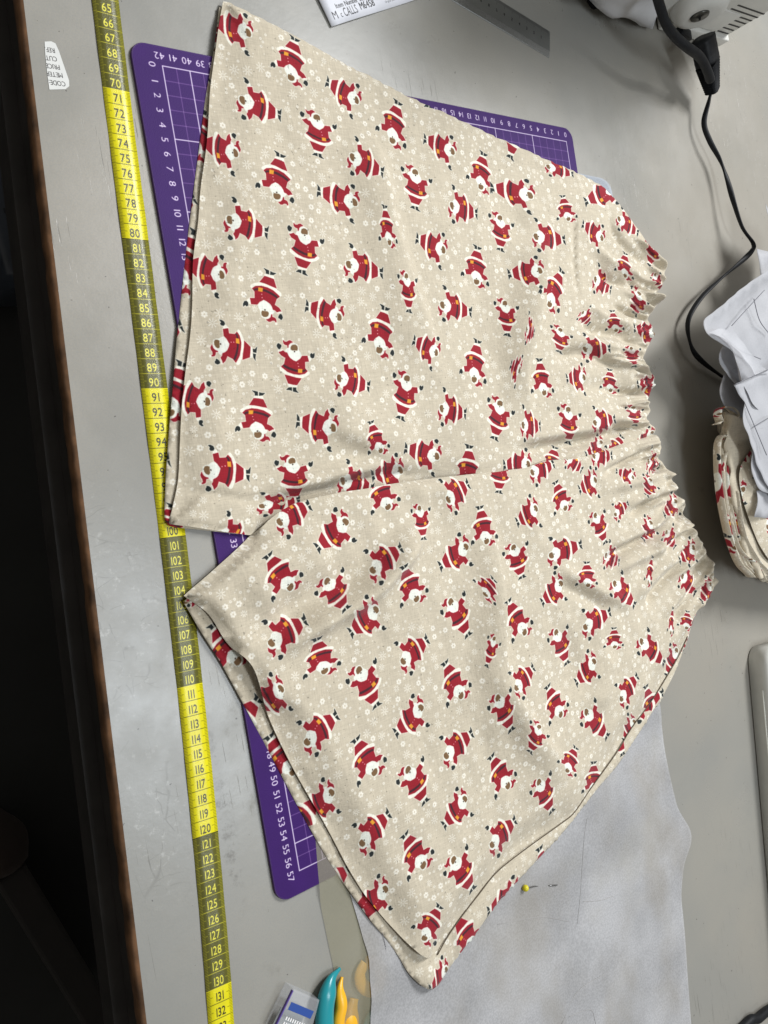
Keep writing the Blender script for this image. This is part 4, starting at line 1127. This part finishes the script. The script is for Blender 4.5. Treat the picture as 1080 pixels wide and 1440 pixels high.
# ------------------------------------------------------------------ sewing machine at the top right
MO = np.array([74.0, 16.1, 0]); MB = np.array([-.9992, -.0397, 0]); MN = np.array([.0397, -.9992, 0])
def onface(x, y, off=0.0):
    d = np.array([(x-540)/F_PX, (y-720)/F_PX, 1.0])@ROT
    o = MO+MN*off
    t = ((o-CAM)@MN)/(d@MN); return Vector(CAM+d*t)
def FS(s_, h, off=0.0): return Vector(MO+MB*s_+MN*off+np.array([0, 0, h]))
cream = mat_basic('machine_plastic', (.60, .60, .57), .42, noise=.05, nscale=60)
grey_p = mat_basic('cover_plastic', (.55, .56, .58), .5, noise=.08, nscale=30, bump=.6, bscale=12)
blk = mat_basic('black_rubber', (.006, .007, .009), .55, noise=.3, nscale=200, bump=.3, spec=.25)
slotm = mat_basic('slot_dark', (.01, .01, .01), .6)
mach = empty('sewing_machine', 'white sewing machine with cooling slots and a black plug, top right corner', 'sewing machine')
def fbox(name, s0, s1, h0, h1, o0, o1, mt, bev=.0, seg=3, parent=None):
    bm = bmesh.new()
    vs = [bm.verts.new(FS(a, h, o)) for o in (o0, o1) for a, h in ((s0, h0), (s1, h0), (s1, h1), (s0, h1))]
    for f in ((0, 1, 2, 3), (4, 5, 6, 7), (0, 1, 5, 4), (1, 2, 6, 5), (2, 3, 7, 6), (3, 0, 4, 7)): bm.faces.new([vs[i] for i in f])
    if bev: bevel(bm, bev, seg)
    return bm_obj(name, bm, mt, parent or mach, bev > 0)
fbox('body', 0, 30, .9, 32, -16, 0, cream, .45)
fbox('base', -.15, 12.6, .15, 1.6, -14, .55, cream, .18)
for a in (1.5, 11, 24): 
    bm = bmesh.new(); bmesh.ops.create_cone(bm, segments=20, radius1=.8, radius2=.8, depth=.9, cap_ends=True, matrix=Matrix.Translation(FS(a, .45, -1.6 if a < 20 else -.6)))
    bm_obj('rubber_foot', bm, blk, mach)
# round motor housing with its screw
hc = onface(984, 4, 0); bm = bmesh.new()
q = Vector(MN).to_track_quat('Z', 'Y').to_matrix().to_4x4()
rad = (onface(946, 10, 0)-hc).length*1.08
bmesh.ops.create_cone(bm, segments=64, radius1=rad*1.0, radius2=rad*.80, depth=2.0, cap_ends=True, matrix=Matrix.Translation(hc+Vector(MN)*.6) @ q)
bevel(bm, .8, 5, [e for e in bm.edges if len(e.link_faces) == 2 and any(len(f.verts) > 8 for f in e.link_faces)])
bm_obj('motor_housing', bm, cream, mach, True)
sc_c = onface(984, 23, 1.68); bm = bmesh.new()
bmesh.ops.create_cone(bm, segments=32, radius1=1.05, radius2=.95, depth=.2, cap_ends=True, matrix=Matrix.Translation(sc_c) @ q)
bm_obj('screw', bm, mat_basic('screw_metal', (.10, .10, .09), .35, .8, noise=.4, nscale=200), mach, True)
bm = bmesh.new(); box_bm(bm, sc_c+Vector(MN)*.11, (1.2, .06, .22), Matrix.Rotation(.6, 3, 'Y')); bm_obj('screw_slot', bm, mat_basic('bright_metal', (.7, .7, .7), .2, 1), mach)
st = [(690, 165), (735, 142), (770, 125), (802, 107), (830, 88), (850, 65), (882, 45), (917, 27)]
en = [(828, 210), (862, 185), (892, 167), (925, 150), (960, 130), (990, 115), (1022, 98), (1058, 78)]
for (x0, y0), (x1, y1) in zip(st, en):
    a, b_ = onface(800+x0/3.857, y0/3.857), onface(800+x1/3.857, y1/3.857)
    h = (a.z+b_.z)/2
    sa, sb = (np.array(a)-MO)@MB, (np.array(b_)-MO)@MB
    fbox('cooling_slot', min(sa, sb), max(sa, sb), h-.11, h+.11, -.3, .012, slotm, .0)
# white dust cover bunched over the left end
cp = [(790, -70), (806, -40), (817, -14), (823, 6), (829, 13), (838, 17), (850, 24), (862, 26), (874, 31), (888, 36), (902, 42), (919, 48), (925, 40), (930, 20), (940, -20), (960, -70)]
C3 = [onface(x, y, 1.2) for x, y in cp]
loc = np.array([((np.array(c)-MO)@MB, c.z) for c in C3])
Q = resample(loc, np.zeros((len(loc), 1)), .5)[0]; Q = smooth_closed(Q, None)
V, F = tri_fill(Q, .8); d = np.array([np.sqrt(((Q-v)**2).sum(1)).min() for v in V])
off = .25+1.6*np.sqrt(np.clip(1-(1-np.clip(d/2.2, 0, 1))**2, 0, 1))+.22*np.sin(V[:, 0]*1.1+.8*np.sin(V[:, 1]*.7))+.15*np.sin(V[:, 1]*1.6+V[:, 0]*.5)
o = mesh_obj('dust_cover', [tuple(FS(v[0], max(v[1], .25), f_)) for v, f_ in zip(V, off)], [tuple(f) for f in F], grey_p, None, True)
o.data.flip_normals() if o.data.polygons[0].normal.y > 0 else None
tag(o, 'whitish bunched dust cover at the left end of the sewing machine', 'cover')
md = o.modifiers.new('thickness', 'SOLIDIFY'); md.thickness = .25*S; md.offset = -1
fbox('inlet_plate', 3.2, 10.6, 1.7, 5.1, -.2, .12, cream, .05)

# plug and cords
plug = empty('power_plug', 'black ribbed power plug pushed into the sewing machine', 'plug')
def section_body(name, pts, mt, parent, sides=16):
    verts, faces = [], []
    for i, (p, w, h) in enumerate(pts):
        a = pts[max(0, i-1)][0]; b_ = pts[min(len(pts)-1, i+1)][0]; d_ = (b_-a).normalized()
        sd = d_.cross(Vector((0, 0, 1))).normalized(); up = sd.cross(d_).normalized()
        for k in range(sides):
            an = 2*math.pi*k/sides; c_, s_ = math.cos(an), math.sin(an)
            e = .6; cx = math.copysign(abs(c_)**e, c_)*w; cy = math.copysign(abs(s_)**e, s_)*h
            verts.append(p+sd*cx+up*cy)
    for i in range(len(pts)-1):
        for k in range(sides):
            a = i*sides+k; b_ = i*sides+(k+1) % sides; faces.append((a, b_, b_+sides, a+sides))
    faces.append(tuple(range(sides))[::-1]); faces.append(tuple((len(pts)-1)*sides+k for k in range(sides)))
    return mesh_obj(name, verts, faces, mt, parent, True)
A0, A1, A2 = B(988, 54, 4.2), B(995, 88, 3.6), B(1002, 128, 2.4)
pts = []
for t in np.linspace(0, 1, 12): pts.append((A0.lerp(A1, t), 1.5-.08*t+(.06 if int(t*11) % 4 == 1 else 0), 1.15))
section_body('plug_body', pts, blk, plug)
pts = []
for i, t in enumerate(np.linspace(0, 1, 25)):
    rib = .20 if i % 2 else 0
    pts.append((A1.lerp(A2, t), (1.35-.62*t)+rib, (1.0-.45*t)+rib))
section_body('strain_relief', pts, blk, plug).data.polygons.foreach_set('use_smooth', [False]*(24*16+2))
tube('thin_cord', [B(*q) for q in ((1002, 122, 2.5), (996, 145, 1.9), (990, 173, 1.4), (998, 198, 1.4), (1012, 224, 1.5), (1022, 250, 1.7), (1032, 285, 2.0), (1044, 320, 2.3), (1059, 342, 2.6), (1057, 353, 2.6), (1040, 370, 2.3), (1010, 395, 1.9), (985, 420, 1.6), (968, 450, 1.3), (970, 480, 1.0), (982, 503, .8), (1012, 527, .6), (1050, 550, .5))],
     .31, blk, plug, 7, 10, flat=.55, spin=lambda t: 2.2*math.sin(t*11))
tc_ = tube('thick_cord', [B(*q) for q in ((905, -60, 10), (921, -15, 8), (929, 12, 7), (937, 34, 6.4), (950, 52, 6), (966, 66, 5.8), (984, 80, 5.2), (994, 98, 4.4), (999, 112, 3.6))], .50, blk, None, 8, 12)
tag(tc_, 'thick black cord hanging across the front of the sewing machine', 'cord')
c3 = tube('black_cord', [B(*q) for q in ((1010, 1475, .4), (1042, 1447, .4), (1056, 1434, .5), (1066, 1432, .6), (1080, 1421, .5), (1110, 1405, .4))], .5, blk, None, 8, 10)
tag(c3, 'short length of black cord in the bottom right corner', 'cord')
# black latch beside the plug
bm = bmesh.new(); box_bm(bm, onface(962, 47, 1.0), (2.6, 1.2, .8), Matrix.Rotation(.15, 3, 'Y')); bevel(bm, .2, 2)
bm_obj('latch', bm, blk, mach, True)

# ------------------------------------------------------------------ folded cloth and tissue patterns at the right
pile = empty('folded_cloth', 'folded stack of the same printed cotton at the right edge', 'cloth')
bx = [(1015, 578), (1013.5, 605), (1015, 640), (1019, 690), (1027, 735), (1036, 775), (1046, 801), (1062, 813), (1084, 818), (1120, 826)]
rr = random.Random(8)
_dr = .30; us = [.35, .95, 1.6, 2.2, 2.85, 3.5, 4.1, 4.75, 5.3]
for li, z in enumerate(us):
    C_ = [Vector(back([(x+li*.9+rr.uniform(-2.5, 2.5), y+li*.8*(1 if i < 3 else -1)+rr.uniform(-3, 3))], z)[0]) for i, (x, y) in enumerate(bx)]
    C_ = [Vector(p) for p in catmull(C_, 10)]
    V, F, U = [], [], []
    prof = [(-.30, -_dr*.95), (.25, -_dr*.8), (.46, -_dr*.45), (.55, 0), (.46, _dr*.45), (.25, _dr*.8), (-.30, _dr*.95), (-3, _dr), (-8, _dr*.8), (-22, _dr*.8)]
    m_ = len(prof)
    for i, p in enumerate(C_):
        d_ = (C_[min(i+1, len(C_)-1)]-C_[max(i-1, 0)]).normalized(); n_ = Vector((d_.y, -d_.x, 0))      # away from the stack
        n_ = -n_ if n_.x > 0 and i < len(C_)*.5 else n_
        if n_.dot(Vector((-1, -.25, 0))) < 0: n_ = -n_
        wob = .28*math.sin(i*.33+li*2)+.12*math.sin(i*.9+li)
        for k, (o_, zz) in enumerate(prof):
            if o_ < -1: q = p+Vector((-o_, .3*o_, 0))*1.0
            else: q = p+n_*(o_-.55+wob)
            V.append((q.x, q.y, p.z+zz+.10*math.sin(i*.4+k+li)))
            U.append(((q.x*.9+li*3+20*0-38) , (q.y*.95+li*4+30-k*.5)))
    for i in range(len(C_)-1):
        for k in range(m_-1): a = i*m_+k; F.append((a, a+1, a+m_+1, a+m_))
    mesh_obj('fold', V, F, mA, pile, True, uvs=prA.uv(np.array(U)))
def ribbon(name, px, z, hgt, mt, parent, wob=.1):
    C_ = [Vector(p) for p in catmull([Vector(back([q], z)[0]) for q in px], 10)]
    V, F, U = [], [], []
    for i, p in enumerate(C_):
        for k, t in enumerate((0, .5, 1)):
            V.append((p.x+.12*t, p.y+wob*t*math.sin(i*.3), p.z-hgt*(1-t))); U.append((i*.16-3, t*hgt-20))
        if i:
            for k in range(2): a = (i-1)*3+k; F.append((a, a+1, a+4, a+3))
    o_ = mesh_obj(name, V, F, mt, parent, True, uvs=prA.uv(np.array(U)))
    md_ = o_.modifiers.new('thickness', 'SOLIDIFY'); md_.thickness = .07*S; md_.offset = 0
    return o_
for k, (zz, hh) in enumerate(((5.5, .8), (5.3, .8), (5.6, .7))):
    o_ = k*5
    ribbon('hem_strip', [(1062+o_, 812), (1045+o_, 795), (1034+o_, 770), (1026+o_, 735), (1021+o_, 700), (1018+o_, 668), (1021+o_, 642), (1026+o_*.8, 625), (1021+o_*.6, 611+k*2), (1014+o_*.5, 622+k*3), (1013+o_, 650), (1016+o_, 690), (1023+o_, 730), (1032+o_, 765), (1046+o_, 796)], zz-.15*k, hh, mB if k % 2 else mA, pile)
ribbon('hem_strip', [(1012, 596), (1017, 592), (1014, 582), (1018, 573), (1030, 572), (1040, 584), (1034, 596), (1040, 612), (1036, 640), (1040, 665)], 5.4, .9, mA, pile)
ribbon('hem_strip', [(1038, 690), (1044, 730), (1052, 760), (1066, 785), (1080, 800), (1100, 815)], 5.9, .8, mB, pile)
ribbon('hem_strip', [(1030, 735), (1040, 768), (1056, 786), (1068, 796), (1078, 815)], 5.6, .8, mA, pile)
fl = sheet('top_fold', [(1042, 655), (1040, 675), (1046, 705), (1058, 740), (1068, 765), (1084, 790), (1130, 800), (1130, 600), (1058, 630)], lambda V, d: 5.9+.5*np.sqrt(np.clip(1-(1-np.clip(d/1.2, 0, 1))**2, 0, 1)), mB, 6.0, 1.0, pile)
me = fl.data; ul = me.uv_layers.new(name='UVMap')
for lp_ in me.loops:
    v = me.vertices[lp_.vertex_index].co/S; u_, w2 = prB.uv([(v.x-22, v.y-13)])[0]; ul.data[lp_.index].uv = (u_, w2)

def curl(z0, amp, w, fx, ph):
    return lambda V, d: z0+amp*(1-smoothstep(d/w))+.18*np.sin(V[:, 0]*fx+ph)+.12*np.sin(V[:, 1]*.8+ph*2)+.07*np.sin(V[:, 0]*1.9+V[:, 1]*1.1+ph*3)+.05*np.sin(V[:, 0]*-1.3+V[:, 1]*2.3+ph)
tis = [
 ([(1073, 288), (1081, 300), (1120, 330), (1120, 372), (1085, 366), (1078, 340)], 4.6, .3, 'narrow upright tip of tissue pattern above the pile'),
 ([(1060, 351), (1066, 352), (1080, 358), (1125, 362), (1125, 400), (1070, 396), (1065, 375)], 4.9, .2, 'small tissue pattern flap below the bend of the cord'),
 ([(1009, 528), (1004, 545), (1006, 561), (1015, 575), (1032, 586), (1048, 591), (1090, 605), (1130, 600), (1130, 520), (1040, 512)], 4.6, .5, 'lowest rounded lobe of tissue pattern above the folded cloth'),
 ([(1005, 492), (1004, 506), (1011, 524), (1026, 543), (1044, 558), (1130, 570), (1130, 430), (1030, 470)], 5.2, .5, 'second rounded lobe of tissue pattern by the cord end'),
 ([(1055, 606), (1054, 640), (1057, 675), (1066, 690), (1082, 696), (1130, 702), (1130, 590)], 6.9, .3, 'thin see-through tissue flap lying over the folded cloth'),
 ([(1063, 690), (1061, 727), (1084, 729), (1130, 731), (1130, 680)], 6.7, .05, 'square lower tissue flap lying over the folded cloth'),
 ([(977, 458), (981, 450), (1000, 436), (1030, 413), (1062, 388), (1074, 381), (1130, 372), (1130, 560), (1080, 590), (1050, 575), (1036, 548), (1030, 525), (1023, 503), (1010, 492), (990, 479), (979, 467)], 6.2, .8, 'broad tissue pattern sheet with a curled left corner at the right edge'),
 ([(1028, 542), (1046, 534), (1080, 520), (1130, 500), (1130, 720), (1086, 700), (1064, 655), (1052, 625), (1040, 600), (1045, 566)], 7.2, .25, 'upper tissue pattern sheet with a ruled pencil line across it'),
]
sheets = []
for px, z, cu, lab_ in tis:
    o = sheet('tissue_pattern', px, curl(z, cu, 1.6, .5, z), pale, z, .8)
    tag(o, lab_, 'tissue paper', 'tissue patterns heaped at the right edge')
    md = o.modifiers.new('thickness', 'SOLIDIFY'); md.thickness = .03*S; md.offset = -1
    sheets.append(o)
for par, q, z in ((6, [(1029, 458), (1050, 435), (1075, 408)], 7.1), (7, [(1033, 541), (1055, 531), (1082, 519)], 7.75), (7, [(1047, 566), (1058, 592), (1078, 640)], 7.5), (6, [(1015, 470), (1040, 492), (1070, 505)], 6.75), (7, [(1060, 600), (1085, 585)], 7.5), (6, [(1060, 420), (1068, 450), (1082, 470)], 6.8)):
    tube('pencil_line', [B(x, y, z) for x, y in q], .05, ink, sheets[par], 6, 4)
o = sheet('tissue_pattern', [(995, 468), (1010, 462), (1030, 470), (1052, 495), (1068, 515), (1078, 525), (1060, 528), (1040, 505), (1020, 482)], curl(7.35, .25, .8, .6, 1), pale, 7.3, .6)
tag(o, 'rolled over shadowed tongue of tissue on the broad sheet', 'tissue paper', 'tissue patterns heaped at the right edge')

# ------------------------------------------------------------------ grey plastic tray at the right edge
tray = empty('grey_tray', 'light grey rounded plastic tray cut off by the right edge', 'tray')
a = back([(1051, 930)], 0)[0][:2]; b_ = back([(1086, 1330)], 0)[0][:2]
d = (b_-a)/np.linalg.norm(b_-a); n = np.array([-d[1], d[0]]); n = n if n[0] > 0 else -n
tm = mat_basic('tray_plastic', (.60, .60, .565), .38, noise=.05, nscale=50)
def TR(s_, w_): return a+d*s_+n*w_
def rp_(s0, w0, s1, w1, r):
    P = []
    for cs_, cw, a0 in ((s0+r, w0+r, 180), (s1-r, w0+r, 270), (s1-r, w1-r, 0), (s0+r, w1-r, 90)):
        for k in range(7):
            an = math.radians(a0+90*k/6); P.append(TR(cs_+r*math.cos(an), cw+r*math.sin(an)))
    return [tuple(p) for p in P]
prism('tray_base', rp_(-1.6, 0, 42, 24, 1.8), .12, 2.6, tm, tray, .7, 4, True)
prism('tray_lid', rp_(-.9, .9, 41.3, 23, 1.6), 2.61, 3.5, tm, tray, .6, 4, True)
P = [Vector((*TR(s_, -.02), 1.55)) for s_ in (3.2, 8, 14, 20, 30)]
tube('bright_trim', P, .09, mat_basic('bright_trim', (.75, .75, .68), .3), tray, 3, 6)
prism('foot_rail', rp_(-1.2, .4, 41.5, 23.5, 1.6), .01, .119, slotm, tray)
